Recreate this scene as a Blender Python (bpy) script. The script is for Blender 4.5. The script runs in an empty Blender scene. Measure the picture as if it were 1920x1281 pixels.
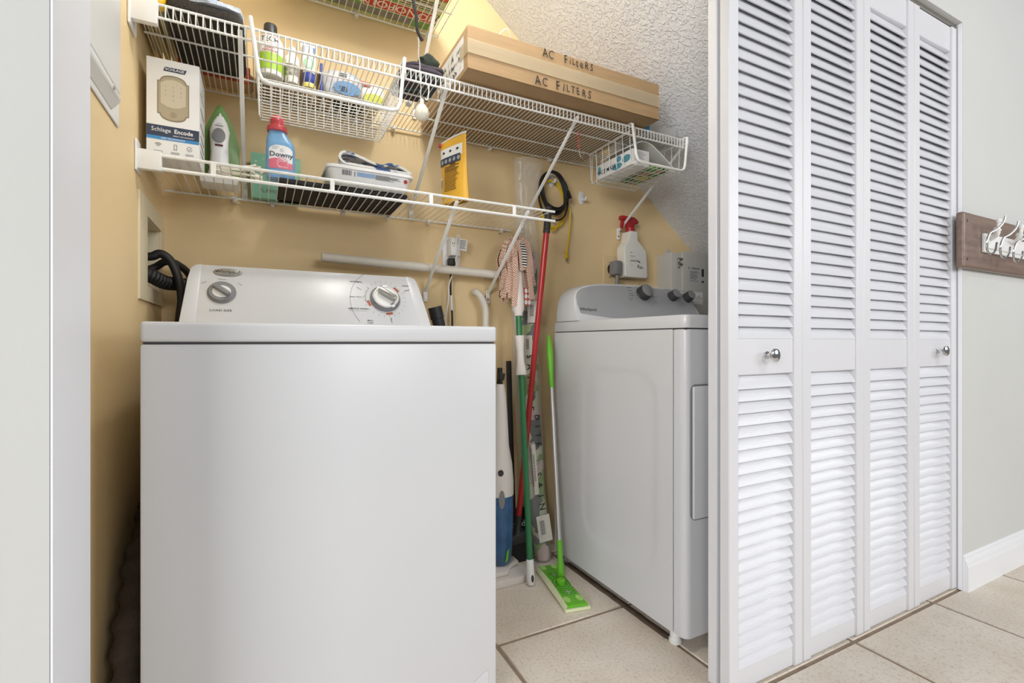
import bpy, bmesh, random
from math import *
from mathutils import Vector as V, Matrix, noise
random.seed(7)
D = bpy.data
COL = bpy.context.scene.collection
SC = bpy.context.scene

# ------------------------------------------------------------------ camera, light, exposure
F, CH, YAW = 915.0, 0.88, radians(27.2)
cam = D.cameras.new('camera'); camo = D.objects.new('camera', cam); COL.objects.link(camo)
camo.location = (0, 0, CH); camo.rotation_euler = (pi/2, 0, -YAW)
cam.sensor_width = 36; cam.lens = F/1920*36; cam.clip_start = .02
SC.camera = camo
w = D.worlds.new('room_light'); SC.world = w; w.use_nodes = True
w.node_tree.nodes['Background'].inputs[0].default_value = (.965, .98, 1, 1)
w.node_tree.nodes['Background'].inputs[1].default_value = .18
def lamp(name, kind, loc, power, color, size=.1, target=None, sy=None):
    l = D.lights.new(name, kind); l.energy = power; l.color = color
    if kind == 'AREA':
        l.size = size
        if sy: l.shape = 'RECTANGLE'; l.size_y = sy
    else: l.shadow_soft_size = size
    o = D.objects.new(name, l); COL.objects.link(o); o.location = loc
    if target: o.rotation_euler = (V(target)-V(loc)).to_track_quat('-Z', 'Y').to_euler()
    return o
lamp('closet_bulb_light', 'POINT', (.42, 1.04, 2.27), 16, (1, .97, .92), .06)
lamp('right_window_light', 'AREA', (4.5, -2.6, 2.2), 62, (.965, .98, 1), 2.2, (0, 1.3, 1.0), 1.4)
lamp('left_fill_light', 'AREA', (-3.6, -2.7, 1.8), 172, (.985, .99, 1), 2.4, (1.2, 1.6, 1.1), 1.6)  # added fill from the left, lifts the dark right closet corner
lamp('front_fill_light', 'AREA', (1.3, -3.0, 2.2), 40, (1, .99, .97), 1.4, (.2, 1.6, 1.0), 1.0)  # added frontal fill for the back wall and lower left wall
lamp('floor_fill_light', 'AREA', (2.0, -.7, 2.7), 12, (1, .99, .97), .5, (2.0, -.7, 0))  # unseen overhead fill, added to brighten the floor outside the closet
vs = SC.view_settings
SC.display_settings.display_device = 'sRGB'
vs.view_transform = 'Standard'; vs.look = 'None'; vs.gamma = 1; vs.use_curve_mapping = False
vs.exposure = 0.06

# ------------------------------------------------------------------ helpers
def s2l(c): return tuple((v/255/12.92 if v/255 <= .04045 else ((v/255+.055)/1.055)**2.4) for v in c)
MC = {}
def mat(name, rgb, rough=.5, metal=0, var=0, vscale=8, bump=0, bscale=60, alpha=1, trans=0, spec=.5, rgb2=None, stretch=None, emit=0, detail=4):
    if name in MC: return MC[name]
    m = D.materials.new(name); m.use_nodes = True; MC[name] = m
    nt = m.node_tree; N = nt.nodes; L = nt.links; p = N['Principled BSDF']
    c = s2l(rgb)
    p.inputs['Base Color'].default_value = (*c, 1); p.inputs['Roughness'].default_value = rough
    p.inputs['Metallic'].default_value = metal; p.inputs['Alpha'].default_value = alpha
    p.inputs['Transmission Weight'].default_value = trans; p.inputs['Specular IOR Level'].default_value = spec
    if emit:
        p.inputs['Emission Color'].default_value = (*c, 1); p.inputs['Emission Strength'].default_value = emit
    if var or bump or rgb2:
        tc = N.new('ShaderNodeTexCoord'); src = tc.outputs['Object']
        if stretch:
            mp = N.new('ShaderNodeMapping'); mp.inputs['Scale'].default_value = stretch
            L.new(src, mp.inputs[0]); src = mp.outputs[0]
    if var or rgb2:
        n = N.new('ShaderNodeTexNoise'); n.inputs['Scale'].default_value = vscale; n.inputs['Detail'].default_value = detail
        L.new(src, n.inputs['Vector'])
        r = N.new('ShaderNodeValToRGB'); L.new(n.outputs['Fac'], r.inputs[0])
        r.color_ramp.elements[0].position = .3; r.color_ramp.elements[1].position = .7
        if rgb2: a, b = c, s2l(rgb2)
        else: a = tuple(v*(1-var) for v in c); b = tuple(min(1, v*(1+var)) for v in c)
        r.color_ramp.elements[0].color = (*a, 1); r.color_ramp.elements[1].color = (*b, 1)
        L.new(r.outputs[0], p.inputs['Base Color'])
    if bump:
        n2 = N.new('ShaderNodeTexNoise'); n2.inputs['Scale'].default_value = bscale; n2.inputs['Detail'].default_value = 3
        L.new(src, n2.inputs['Vector'])
        b_ = N.new('ShaderNodeBump'); b_.inputs['Strength'].default_value = bump; b_.inputs['Distance'].default_value = .004
        L.new(n2.outputs['Fac'], b_.inputs['Height']); L.new(b_.outputs[0], p.inputs['Normal'])
    return m
def patchmat(name, cols, scale=20, rough=.5, randomness=1, bump=0):
    """cells of flat colours, for printed packs and leaf prints"""
    m = D.materials.new(name); m.use_nodes = True; nt = m.node_tree; N = nt.nodes; L = nt.links; p = N['Principled BSDF']
    tc = N.new('ShaderNodeTexCoord'); n = N.new('ShaderNodeTexNoise'); n.inputs['Scale'].default_value = scale*.7
    mx = N.new('ShaderNodeMixRGB'); mx.inputs[0].default_value = .12
    L.new(tc.outputs['Object'], n.inputs['Vector']); L.new(tc.outputs['Object'], mx.inputs[1]); L.new(n.outputs['Color'], mx.inputs[2])
    v = N.new('ShaderNodeTexVoronoi'); v.inputs['Scale'].default_value = scale; v.inputs['Randomness'].default_value = randomness
    L.new(mx.outputs[0], v.inputs['Vector'])
    sp = N.new('ShaderNodeSeparateColor'); L.new(v.outputs['Color'], sp.inputs[0])
    r = N.new('ShaderNodeValToRGB'); r.color_ramp.interpolation = 'CONSTANT'; L.new(sp.outputs[0], r.inputs[0])
    e = r.color_ramp.elements
    for i, c in enumerate(cols):
        el = e[i] if i < 2 else e.new(i/len(cols))
        el.position = i/len(cols); el.color = (*s2l(c), 1)
    L.new(r.outputs[0], p.inputs['Base Color']); p.inputs['Roughness'].default_value = rough
    MC[name] = m; return m
def wavemat(name, c1, c2, scale, axis='X', rough=.8, pos=.5, dist=0):
    m = D.materials.new(name); m.use_nodes = True; nt = m.node_tree; N = nt.nodes; L = nt.links; p = N['Principled BSDF']
    tc = N.new('ShaderNodeTexCoord'); v = N.new('ShaderNodeTexWave'); v.bands_direction = axis
    v.inputs['Scale'].default_value = scale; v.inputs['Distortion'].default_value = dist; v.inputs['Detail Scale'].default_value = 3
    L.new(tc.outputs['Object'], v.inputs['Vector']); r = N.new('ShaderNodeValToRGB'); r.color_ramp.interpolation = 'CONSTANT'
    e = r.color_ramp.elements; e[0].color = (*s2l(c1), 1); e[1].position = pos; e[1].color = (*s2l(c2), 1)
    L.new(v.outputs['Fac'], r.inputs[0]); L.new(r.outputs[0], p.inputs['Base Color']); p.inputs['Roughness'].default_value = rough
    MC[name] = m; return m
def checkmat(name, c1, c2, scale, rough=.9):
    m = D.materials.new(name); m.use_nodes = True; nt = m.node_tree; N = nt.nodes; L = nt.links; p = N['Principled BSDF']
    tc = N.new('ShaderNodeTexCoord'); v = N.new('ShaderNodeTexChecker'); v.inputs['Scale'].default_value = scale
    v.inputs['Color1'].default_value = (*s2l(c1), 1); v.inputs['Color2'].default_value = (*s2l(c2), 1)
    L.new(tc.outputs['Object'], v.inputs['Vector']); L.new(v.outputs['Color'], p.inputs['Base Color']); p.inputs['Roughness'].default_value = rough
    MC[name] = m; return m

S_, C_ = sin(YAW), cos(YAW)
def ray(px, py): u = (px-960)/F; v = (640.5-py)/F; return V((S_+u*C_, C_-u*S_, v))
CP = V((0, 0, CH))
def PY(px, py, y): r = ray(px, py); return CP+r*(y/r.y)          # photo direction met with a wall at depth y
def PX(px, py, x): r = ray(px, py); return CP+r*(x/r.x)
def PZ(px, py, z): r = ray(px, py); return CP+r*((z-CH)/r.z)

WM = {}
def tag(o, label=None, cat=None, group=None, kind=None):
    if label: o['label'] = label
    if cat: o['category'] = cat
    if group: o['group'] = group
    if kind: o['kind'] = kind
    return o
def thing(name, label, cat, loc=(0, 0, 0), rot=None, group=None, kind=None):
    o = D.objects.new(name, None); COL.objects.link(o); o.empty_display_size = .05
    M = Matrix.Translation(V(loc))
    if rot is not None: M = M @ (rot.to_4x4() if isinstance(rot, Matrix) else rot)
    o.matrix_world = M; WM[o.name] = M.copy()
    return tag(o, label, cat, group, kind)
def RZ(a): return Matrix.Rotation(radians(a), 3, 'Z')
def RX(a): return Matrix.Rotation(radians(a), 3, 'X')
def RY(a): return Matrix.Rotation(radians(a), 3, 'Y')
def basis(right, up):
    right = V(right).normalized(); n = right.cross(V(up)).normalized(); up = n.cross(right)
    return Matrix((right, up, n)).transposed()
def along(a, b, side=(1, 0, 0)):
    """frame with local Z running from a to b"""
    z = (V(b)-V(a)).normalized(); y = z.cross(V(side)).normalized(); x = y.cross(z)
    return Matrix((x, y, z)).transposed()

class B:
    def __init__(s): s.bm = bmesh.new()
    def box(s, x0, x1, y0, y1, z0, z1):
        v = [s.bm.verts.new(p) for p in ((x0,y0,z0),(x1,y0,z0),(x1,y1,z0),(x0,y1,z0),(x0,y0,z1),(x1,y0,z1),(x1,y1,z1),(x0,y1,z1))]
        for f in ((3,2,1,0),(4,5,6,7),(0,1,5,4),(1,2,6,5),(2,3,7,6),(3,0,4,7)): s.bm.faces.new([v[i] for i in f])
        return s
    def obox(s, c, size, R=None):
        n = len(s.bm.verts); x, y, z = (k/2 for k in size); s.box(-x, x, -y, y, -z, z); s.bm.verts.ensure_lookup_table()
        for v in s.bm.verts[n:]: v.co = (R @ v.co if R else v.co)+V(c)
        return s
    def bar(s, a, b, wx, wy, side=(1, 0, 0)):
        a, b = V(a), V(b); return s.obox((a+b)/2, (wx, wy, (b-a).length), along(a, b, side))
    def tube(s, pts, r, seg=8, closed=False, caps=True):
        pts = [V(p) for p in pts]; n = len(pts); rs = r if isinstance(r, (list, tuple)) else [r]*n
        T = []
        for i in range(n):
            if closed: t = pts[(i+1) % n]-pts[i-1]
            else: t = pts[min(i+1, n-1)]-pts[max(i-1, 0)]
            T.append(t.normalized())
        u = T[0].orthogonal().normalized(); rings = []
        for i in range(n):
            u = (u-T[i]*u.dot(T[i]))
            u = u.normalized() if u.length > 1e-6 else T[i].orthogonal().normalized()
            w_ = T[i].cross(u)
            rings.append([s.bm.verts.new(pts[i]+(u*cos(2*pi*k/seg)+w_*sin(2*pi*k/seg))*rs[i]) for k in range(seg)])
        for i in range(n if closed else n-1):
            a, b = rings[i], rings[(i+1) % n]
            for k in range(seg): s.bm.faces.new((a[k], a[(k+1) % seg], b[(k+1) % seg], b[k]))
        if caps and not closed:
            s.bm.faces.new(rings[0][::-1]); s.bm.faces.new(rings[-1])
        return s
    def cyl(s, a, b, r, seg=16): return s.tube([a, b], r, seg)
    def prism(s, pts, off):
        off = V(off); a = [s.bm.verts.new(V(p)) for p in pts]; b = [s.bm.verts.new(V(p)+off) for p in pts]; n = len(pts)
        s.bm.faces.new(a); s.bm.faces.new(b[::-1])
        for i in range(n): s.bm.faces.new((a[i], b[i], b[(i+1) % n], a[(i+1) % n]))
        return s
    def lathe(s, prof, c=(0, 0, 0), seg=20, sx=1, sy=1, R=None, pw=2):
        rings = []
        for r, z in prof:
            ring = []
            for k in range(seg):
                a = 2*pi*k/seg; cx, cy = cos(a), sin(a)
                if pw != 2: cx = copysign(abs(cx)**(2/pw), cx); cy = copysign(abs(cy)**(2/pw), cy)
                p = V((max(r, 1e-5)*cx*sx, max(r, 1e-5)*cy*sy, z))
                ring.append(s.bm.verts.new((R @ p if R else p)+V(c)))
            rings.append(ring)
        for a, b in zip(rings, rings[1:]):
            for k in range(seg): s.bm.faces.new((a[k], a[(k+1) % seg], b[(k+1) % seg], b[k]))
        s.bm.faces.new(rings[0][::-1]); s.bm.faces.new(rings[-1]); return s
    def grid(s, fn, nu, nv, thick=None):
        vs_ = [[s.bm.verts.new(V(fn(i/nu, j/nv))) for j in range(nv+1)] for i in range(nu+1)]
        fs = [s.bm.faces.new((vs_[i][j], vs_[i+1][j], vs_[i+1][j+1], vs_[i][j+1])) for i in range(nu) for j in range(nv)]
        if thick:
            bmesh.ops.recalc_face_normals(s.bm, faces=fs)
            bmesh.ops.solidify(s.bm, geom=fs, thickness=thick)
        return s
    def soft(s, c, size, n=14, amp=.004, freq=25, pw=4, R=None, seed=0, flat=True):
        """rounded soft block (folded cloth, pouch): superellipsoid with creases"""
        rings = []; a_, b_, c_ = (k/2 for k in size); m = n*2
        f = lambda t, p: copysign(abs(t)**(2/p), t)
        for i in range(n+1):
            ph = -pi/2+pi*i/n; ring = []
            for k in range(m):
                th = 2*pi*k/m
                p = V((a_*f(cos(ph), pw)*f(cos(th), pw), b_*f(cos(ph), pw)*f(sin(th), pw), c_*f(sin(ph), pw)))
                d = noise.noise_vector((p+V((seed*7.3, seed*3.1, seed)))*freq)*amp
                q = p+d
                if flat and q.z < -c_: q.z = -c_
                ring.append(s.bm.verts.new((R @ q if R else q)+V(c)))
            rings.append(ring)
        for a, b in zip(rings, rings[1:]):
            for k in range(m): s.bm.faces.new((a[k], a[(k+1) % m], b[(k+1) % m], b[k]))
        bmesh.ops.remove_doubles(s.bm, verts=s.bm.verts, dist=1e-6)
        return s
    def done(s, name, m, parent=None, bevel=0, smooth=False, world=True, seg=2, label=None, kind=None, ang=40, cat=None, group=None):
        bm = s.bm
        bmesh.ops.recalc_face_normals(bm, faces=bm.faces)
        if bevel:
            es = [e for e in bm.edges if len(e.link_faces) == 2 and e.calc_face_angle(0) > radians(30)]
            bmesh.ops.bevel(bm, geom=es, offset=bevel, segments=seg, profile=.6, affect='EDGES', clamp_overlap=True)
            smooth = True
        if smooth:
            for f in bm.faces: f.smooth = True
            for e in bm.edges:
                if len(e.link_faces) == 2 and e.calc_face_angle(0) > radians(ang): e.smooth = False
        me = D.meshes.new(name)
        if parent is not None and world: bm.transform(WM[parent.name].inverted())
        bm.to_mesh(me); bm.free()
        for k in (m if isinstance(m, (list, tuple)) else [m]): me.materials.append(k)
        return link(name, me, parent, label, kind, cat, group)
def link(name, me, parent=None, label=None, kind=None, cat=None, group=None):
    o = D.objects.new(name, me); COL.objects.link(o)
    if parent is not None: o.parent = parent; WM[o.name] = WM[parent.name]
    else: WM[o.name] = Matrix.Identity(4)
    return tag(o, label, cat, group, kind)
def single(b, name, m, label, cat, group=None, **k):
    """a thing that is one mesh: origin moved to its base centre"""
    o = b.done(name, m, None, label=label, cat=cat, group=group, **k)
    vs_ = [v.co for v in o.data.vertices]
    c = V(((min(v.x for v in vs_)+max(v.x for v in vs_))/2, (min(v.y for v in vs_)+max(v.y for v in vs_))/2, min(v.z for v in vs_)))
    o.data.transform(Matrix.Translation(-c)); o.location = c; WM[o.name] = Matrix.Translation(c); return o
def wire(parent, name, pts, r, m, seg=6, closed=False): return B().tube(pts, r, seg, closed).done(name, m, parent, smooth=True)
def arc(c, r, a0, a1, n, ax=(1, 0, 0), ay=(0, 0, 1)):
    return [V(c)+V(ax)*r*cos(radians(a0+(a1-a0)*i/n))+V(ay)*r*sin(radians(a0+(a1-a0)*i/n)) for i in range(n+1)]
def smoothpath(pts, n=6):
    pts = [V(p) for p in pts]; out = []
    for i in range(len(pts)-1):
        p0, p1, p2, p3 = pts[max(i-1, 0)], pts[i], pts[i+1], pts[min(i+2, len(pts)-1)]
        for k in range(n):
            t = k/n; out.append(.5*((2*p1)+(p2-p0)*t+(2*p0-5*p1+4*p2-p3)*t*t+(3*p1-p0-3*p2+p3)*t**3))
    return out+[pts[-1]]

_fc = {}
def glyphs(s, bold=0, shear=0):
    cu = D.curves.new('t', 'FONT'); cu.body = s; cu.size = 1; cu.align_x = 'CENTER'; cu.align_y = 'CENTER'
    cu.offset = bold; cu.shear = shear; cu.resolution_u = 2
    o = D.objects.new('t', cu); me = D.meshes.new_from_object(o)
    D.objects.remove(o); D.curves.remove(cu); return me
def printing(parent, o, right, up, items, m, name='lettering', lift=.0006, bend=None):
    """flat ink on a face: ('t', text, x, y, size, bold, xscale, angle) or ('r', x0, x1, y0, y1) or ('p', points) in metres on the face at o"""
    bm = bmesh.new()
    for it in items:
        if it[0] == 't':
            a = list(it[1:])+[0, 1, 0][len(it)-5:]; s, x, y, size, bold, sx, ang = a
            me = glyphs(s, bold)
            me.transform(Matrix.Translation((x, y, 0)) @ Matrix.Rotation(radians(ang), 4, 'Z') @ Matrix.Diagonal((size*sx, size, 1, 1)))
            bm.from_mesh(me); D.meshes.remove(me)
        elif it[0] == 'r':
            x0, x1, y0, y1 = it[1:]; bm.faces.new([bm.verts.new(p) for p in ((x0, y0, 0), (x1, y0, 0), (x1, y1, 0), (x0, y1, 0))])
        else: bm.faces.new([bm.verts.new((x, y, 0)) for x, y in it[1]])
    R = basis(right, up); o = V(o)
    for v in bm.verts:
        p = v.co.copy()
        if bend: q = bend(p.x, p.y)
        else: q = o+R @ V((p.x, p.y, lift))
        v.co = q
    bm.transform(WM[parent.name].inverted())
    me = D.meshes.new(name); bm.to_mesh(me); bm.free(); me.materials.append(m)
    return link(name, me, parent)
def ell(cx, cy, a, b, n=24, a0=0, a1=360): return [(cx+a*cos(radians(a0+(a1-a0)*i/n)), cy+b*sin(radians(a0+(a1-a0)*i/n))) for i in range(n+(0 if a1-a0 == 360 else 1))]
def ringpts(cx, cy, r0, r1, a0, a1, n=8):
    return ell(cx, cy, r1, r1, n, a0, a1)+ell(cx, cy, r0, r0, n, a1, a0)
def copy_tree(o, parent=None):
    c = o.copy(); COL.objects.link(c); c.parent = parent; WM[c.name] = WM[o.name]
    for ch in [x for x in o.children]: copy_tree(ch, c)
    return c

# ------------------------------------------------------------------ materials
wall_white = mat('white_wall_paint', (205, 206, 203), .75, var=.015, vscale=3, bump=.12, bscale=90)
beige = mat('beige_wall_paint', (232, 206, 158), .6, var=.03, vscale=2.5, bump=.10, bscale=120)
trimw = mat('white_trim_paint', (236, 237, 240), .4)
doorw = mat('white_door_paint', (220, 220, 224), .33, bump=.10, bscale=50, stretch=(1, 6, 9))
slatw = mat('white_slat_paint', (221, 222, 227), .30, bump=.12, bscale=40, stretch=(1, 8, 8))
grout = mat('brown_grout', (148, 130, 112), .9, var=.15, vscale=30, bump=.4, bscale=150)
enamel = mat('white_enamel', (208, 209, 211), .30, var=.006, vscale=2)
plasticw = mat('white_plastic', (232, 232, 230), .35)
wirew = mat('white_vinyl_wire', (240, 240, 236), .35)
cream = mat('cream_plastic', (226, 214, 184), .5)
black = mat('black_rubber', (28, 28, 29), .5)
dark = mat('dark_plastic', (52, 53, 55), .45)
grey = mat('grey_plastic', (128, 129, 131), .4)
ink = mat('black_ink', (30, 30, 34), .7)
inkg = mat('grey_ink', (105, 105, 110), .7)
inkw = mat('white_ink', (240, 240, 240), .6)
chrome = mat('chrome', (210, 210, 210), .12, 1)
steel = mat('brushed_steel', (178, 176, 170), .3, 1)
card = mat('cardboard', (168, 139, 102), .8, var=.07, vscale=12, stretch=(1, 1, 7))

def popcorn():
    m = D.materials.new('knockdown_ceiling'); m.use_nodes = True; nt = m.node_tree; N = nt.nodes; L = nt.links; p = N['Principled BSDF']
    p.inputs['Base Color'].default_value = (*s2l((222, 224, 228)), 1); p.inputs['Roughness'].default_value = .85
    tc = N.new('ShaderNodeTexCoord'); n = N.new('ShaderNodeTexNoise'); n.inputs['Scale'].default_value = 75; n.inputs['Detail'].default_value = 2.5; n.inputs['Distortion'].default_value = .6
    L.new(tc.outputs['Object'], n.inputs['Vector']); r = N.new('ShaderNodeValToRGB'); r.color_ramp.elements[0].position = .47; r.color_ramp.elements[1].position = .56
    L.new(n.outputs['Fac'], r.inputs[0]); b = N.new('ShaderNodeBump'); b.inputs['Strength'].default_value = .55; b.inputs['Distance'].default_value = .004
    L.new(r.outputs[0], b.inputs['Height']); L.new(b.outputs[0], p.inputs['Normal']); return m
def tilemat():
    m = D.materials.new('stone_tile'); m.use_nodes = True; nt = m.node_tree; N = nt.nodes; L = nt.links; p = N['Principled BSDF']
    tc = N.new('ShaderNodeTexCoord'); oi = N.new('ShaderNodeObjectInfo')
    ad = N.new('ShaderNodeVectorMath'); ad.operation = 'ADD'; mu = N.new('ShaderNodeMath'); mu.operation = 'MULTIPLY'; mu.inputs[1].default_value = 50
    L.new(oi.outputs['Random'], mu.inputs[0]); L.new(tc.outputs['Object'], ad.inputs[0]); L.new(mu.outputs[0], ad.inputs[1])
    n1 = N.new('ShaderNodeTexNoise'); n1.inputs['Scale'].default_value = 5; n1.inputs['Detail'].default_value = 6
    n2 = N.new('ShaderNodeTexNoise'); n2.inputs['Scale'].default_value = 130; n2.inputs['Detail'].default_value = 3
    for n in (n1, n2): L.new(ad.outputs[0], n.inputs['Vector'])
    r1 = N.new('ShaderNodeValToRGB'); L.new(n1.outputs['Fac'], r1.inputs[0])
    r1.color_ramp.elements[0].position = .3; r1.color_ramp.elements[1].position = .7
    r1.color_ramp.elements[0].color = (*s2l((214, 202, 185)), 1); r1.color_ramp.elements[1].color = (*s2l((231, 222, 210)), 1)
    r2 = N.new('ShaderNodeValToRGB'); L.new(n2.outputs['Fac'], r2.inputs[0])
    r2.color_ramp.elements[0].position = .28; r2.color_ramp.elements[0].color = (.55, .5, .44, 1); r2.color_ramp.elements[1].position = .5; r2.color_ramp.elements[1].color = (1, 1, 1, 1)
    mx = N.new('ShaderNodeMixRGB'); mx.blend_type = 'MULTIPLY'; mx.inputs[0].default_value = .45
    L.new(r1.outputs[0], mx.inputs[1]); L.new(r2.outputs[0], mx.inputs[2]); L.new(mx.outputs[0], p.inputs['Base Color'])
    p.inputs['Roughness'].default_value = .6
    b = N.new('ShaderNodeBump'); b.inputs['Strength'].default_value = .3; b.inputs['Distance'].default_value = .002
    L.new(n2.outputs['Fac'], b.inputs['Height']); L.new(b.outputs[0], p.inputs['Normal']); return m

# ------------------------------------------------------------------ the room shell
YB, XL, YF = 1.80, -.268, .805            # back wall, closet left wall, outer face of the front wall
floor = B().box(-2.2, 4.8, -1.6, 2.0, -.06, -.003).done('floor', grout, None, kind='structure')
tm = tilemat(); tile_me = None
for i in range(-5, 8):
    for j in range(-5, 3):
        x, y = .606+.47*i, .815+.46*j
        if x > 4.0 or y > 1.9: continue
        if tile_me is None:
            t = B().box(.0055, .4645, .0055, .4545, -.02, 0).done('tile', tm, floor, bevel=.0025, seg=1); tile_me = t.data
        else: t = link('tile', tile_me, floor)
        t.location = (x, y, 0)
wb = B().box(XL-.12, 4.2, YB, YB+.1, 0, 2.5).done('wall_back', beige, None, kind='structure')
LB = (1.565, 1.765, 1.024, 1.207)         # laundry box recess in the left wall
b = B(); y0, y1, z0, z1 = LB
b.box(XL-.12, XL, .958, y0, 0, 2.5).box(XL-.12, XL, y1, YB, 0, 2.5).box(XL-.12, XL, y0, y1, 0, z0).box(XL-.12, XL, y0, y1, z1, 2.5)
b.done('wall_left', beige, None, kind='structure')
XO0, XO1, ZH = -.235, 2.202, 2.006
B().box(-2.2, XO0, YF, YF+.153, 0, 2.5).box(XO1, 4.8, YF, YF+.153, 0, 2.5).box(XO0, XO1, YF, YF+.153, ZH, 2.5).done('wall_front', wall_white, None, kind='structure')
zs = lambda x: 2.259-(x-.809)*.8004
B().prism([(XL-.12, .958, 2.44), (.583, .958, 2.44), (3.6, .958, zs(3.6)), (3.6, .958, zs(3.6)+.3), (.6, .958, 2.56), (XL-.12, .958, 2.56)], (0, YB-.958, 0)).done('ceiling', popcorn(), None, kind='structure')
jamb = mat('brightened_jamb', (240, 242, 248), .4, var=.01, vscale=4)  # paler tone on added liners, put in to brighten the jambs
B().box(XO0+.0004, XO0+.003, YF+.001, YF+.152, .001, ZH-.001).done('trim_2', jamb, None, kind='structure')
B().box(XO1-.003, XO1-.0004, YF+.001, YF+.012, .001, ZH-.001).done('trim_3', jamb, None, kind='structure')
strip_m = mat('shaded_grout', (92, 76, 64), .9, var=.25, vscale=25, bump=.6, bscale=90)
B().grid(lambda u, v: (1.063+.026*v+.003*noise.noise((u*9, 3, 0)), 1.078+.54*u, .0012+.004*sin(pi*v)*(1+.5*noise.noise((u*14, v, 1)))), 40, 6, .0015).done('shaded_joint', strip_m, None, smooth=True, kind='structure')  # grout joint along the dryer, its shade put into the dark brown
# baseboard right of the doors, moulded profile
prof = [(0, 0), (-.016, 0), (-.016, .085), (-.0125, .093), (-.0125, .099), (-.010, .106), (-.006, .112), (-.006, .120), (-.002, .126), (0, .126)]
B().prism([(XO1+.0005, YF+y, z) for y, z in prof], (2.6, 0, 0)).done('baseboard_right', trimw, None, kind='structure')

# ------------------------------------------------------------------ louvred doors
def louver_door(name, x0, y, knobs, n=4, piece=True):
    d = thing(name, None, None, (x0, y, .005), kind='structure')
    pitch, wl = .0303, .2955
    ztop, zr0, zr1, zb, zt = 1.992, .795, .892, .064, 1.903
    slat_me = None
    for k in range(n):
        a = x0+k*wl+.001; e = a+wl-.002; st = .036; th = .028
        leaf = B().box(a, a+st, y, y+th, .005, ztop).box(e-st, e, y, y+th, .005, ztop).done('leaf', doorw, d, bevel=.0022, seg=1)
        for zz in ((.005, zb), (zt, ztop)):
            B().box(a+st+.0002, e-st-.0002, y+.005, y+th-.003, *zz).done('rail', doorw, leaf, bevel=.0025, seg=1)
        mr = B().box(a+st+.0002, e-st-.0002, y+.004, y+th-.003, zr0, zr1).done('middle_rail', doorw, leaf, bevel=.0025, seg=1)
        b = B(); L = e-a-2*st-.001
        for zlo, zhi in ((zb, zr0), (zr1, zt)):
            m_ = int((zhi-zlo)/pitch)
            for q in range(m_):
                zc = zlo+(q+.5)*(zhi-zlo)/m_
                if piece:
                    if slat_me is None:
                        o = B().prism([(0, -.0115, -.0205), (0, -.0055, -.0205), (0, .0115, .0195), (0, .0055, .0195)], (L, 0, 0)).done('slat', slatw, leaf, bevel=.0012, seg=1, world=False); slat_me = o.data
                    else: o = link('slat', slat_me, leaf)
                    o.location = (a+st+.0005-x0, .0140, zc-.005); o.rotation_euler = (radians(random.uniform(-2, 2)), 0, 0)
                else:
                    b.prism([(a+st+.0005, y+.0025, zc-.0205), (a+st+.0005, y+.0085, zc-.0205), (a+st+.0005, y+.0255, zc+.0195), (a+st+.0005, y+.0195, zc+.0195)], (L, 0, 0))
        if not piece: b.done('louver_slats', slatw, leaf, kind='stuff')
        if k in knobs:
            kx, kz = knobs[k]; R = basis((1, 0, 0), (0, 0, 1))
            B().lathe([(.010, 0), (.010, .003), (.0055, .005), (.005, .016), (.009, .019), (.0155, .021), (.0175, .024), (.0165, .028), (.011, .031), (0, .0315)], (kx, y+.004, kz), 24, R=R).done('knob', chrome, leaf, smooth=True, label='round polished chrome knob')
    return d
kn = {0: tuple(PY(1437, 666, .824))[::2], 3: tuple(PY(1757, 658, .824))[::2]}
kn = {k: (v[0], v[1]) for k, v in kn.items()}
d1 = louver_door('door_1', 1.018, .820, kn)
tag(d1, 'front white louvred door of four hinged leaves with two chrome knobs')
d2 = louver_door('door_2', 1.022, .860, {}, piece=False)
tag(d2, 'rear white louvred door, mostly hidden behind the front one, only its left edge showing')
B().box(1.0, XO1, .822, .886, ZH-.012, ZH).done('trim_1', steel, None, kind='structure', label='metal head track above the louvred doors')
# ------------------------------------------------------------------ washer
def facehit(px, py, y0, z0, k):
    """point where a photo direction meets the leaning plane y = y0 + k (z - z0)"""
    r = ray(px, py); t = (y0-k*z0+k*CH)/(r.y-k*r.z); return CP+r*t
WX0, WX1 = -.188, .498
wa = thing('washer', 'white top-load washing machine with plain front and two control knobs, left of the mops', 'washing machine', ((WX0+WX1)/2, 1.37, 0))
b = B().box(WX0, WX1, 1.05, 1.69, .02, .8755); b.done('cabinet', enamel, wa, bevel=.006)
B().prism([(.20, 1.05, .025), (.477, 1.05, .025), (.477, 1.05, .104), (.468, 1.05, .104), (.41, 1.05, .066), (.20, 1.05, .060)], (0, -.0018, 0)).done('access_panel', enamel, wa, bevel=.001, seg=1)
for fx in (WX0+.04, WX1-.04):
    for fy in (1.09, 1.65): B().cyl((fx, fy, 0), (fx, fy, .022), .02, 12).done('leg', grey, wa)
B().box(WX0+.004, WX1-.004, 1.054, 1.688, .8755, .8788).done('gap_seal', dark, wa)
B().box(WX0-.0005, WX1+.0005, 1.048, 1.69, .8788, .9155).done('deck', enamel, wa, bevel=.008, seg=3)
B().box(WX0+.11, WX1-.06, 1.10, 1.44, .9152, .9165).done('lid', enamel, wa, bevel=.003)
WK = .52; wf = lambda x, z: (x, 1.475+WK*(z-.9155), z)
WN = V((0, WK, 1)).normalized()
def wpt(px, py): return facehit(px, py, 1.475, .9155, WK)
lo = [(-.150, .9165), (-.150, 1.0905)]; 
B().prism([wf(x, z) for x, z in ((-.154, .9165), (.442, .9165), (.419, 1.0895), (-.147, 1.0895))], (0, .09, 0)).done('console', enamel, wa, bevel=.004)
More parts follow.
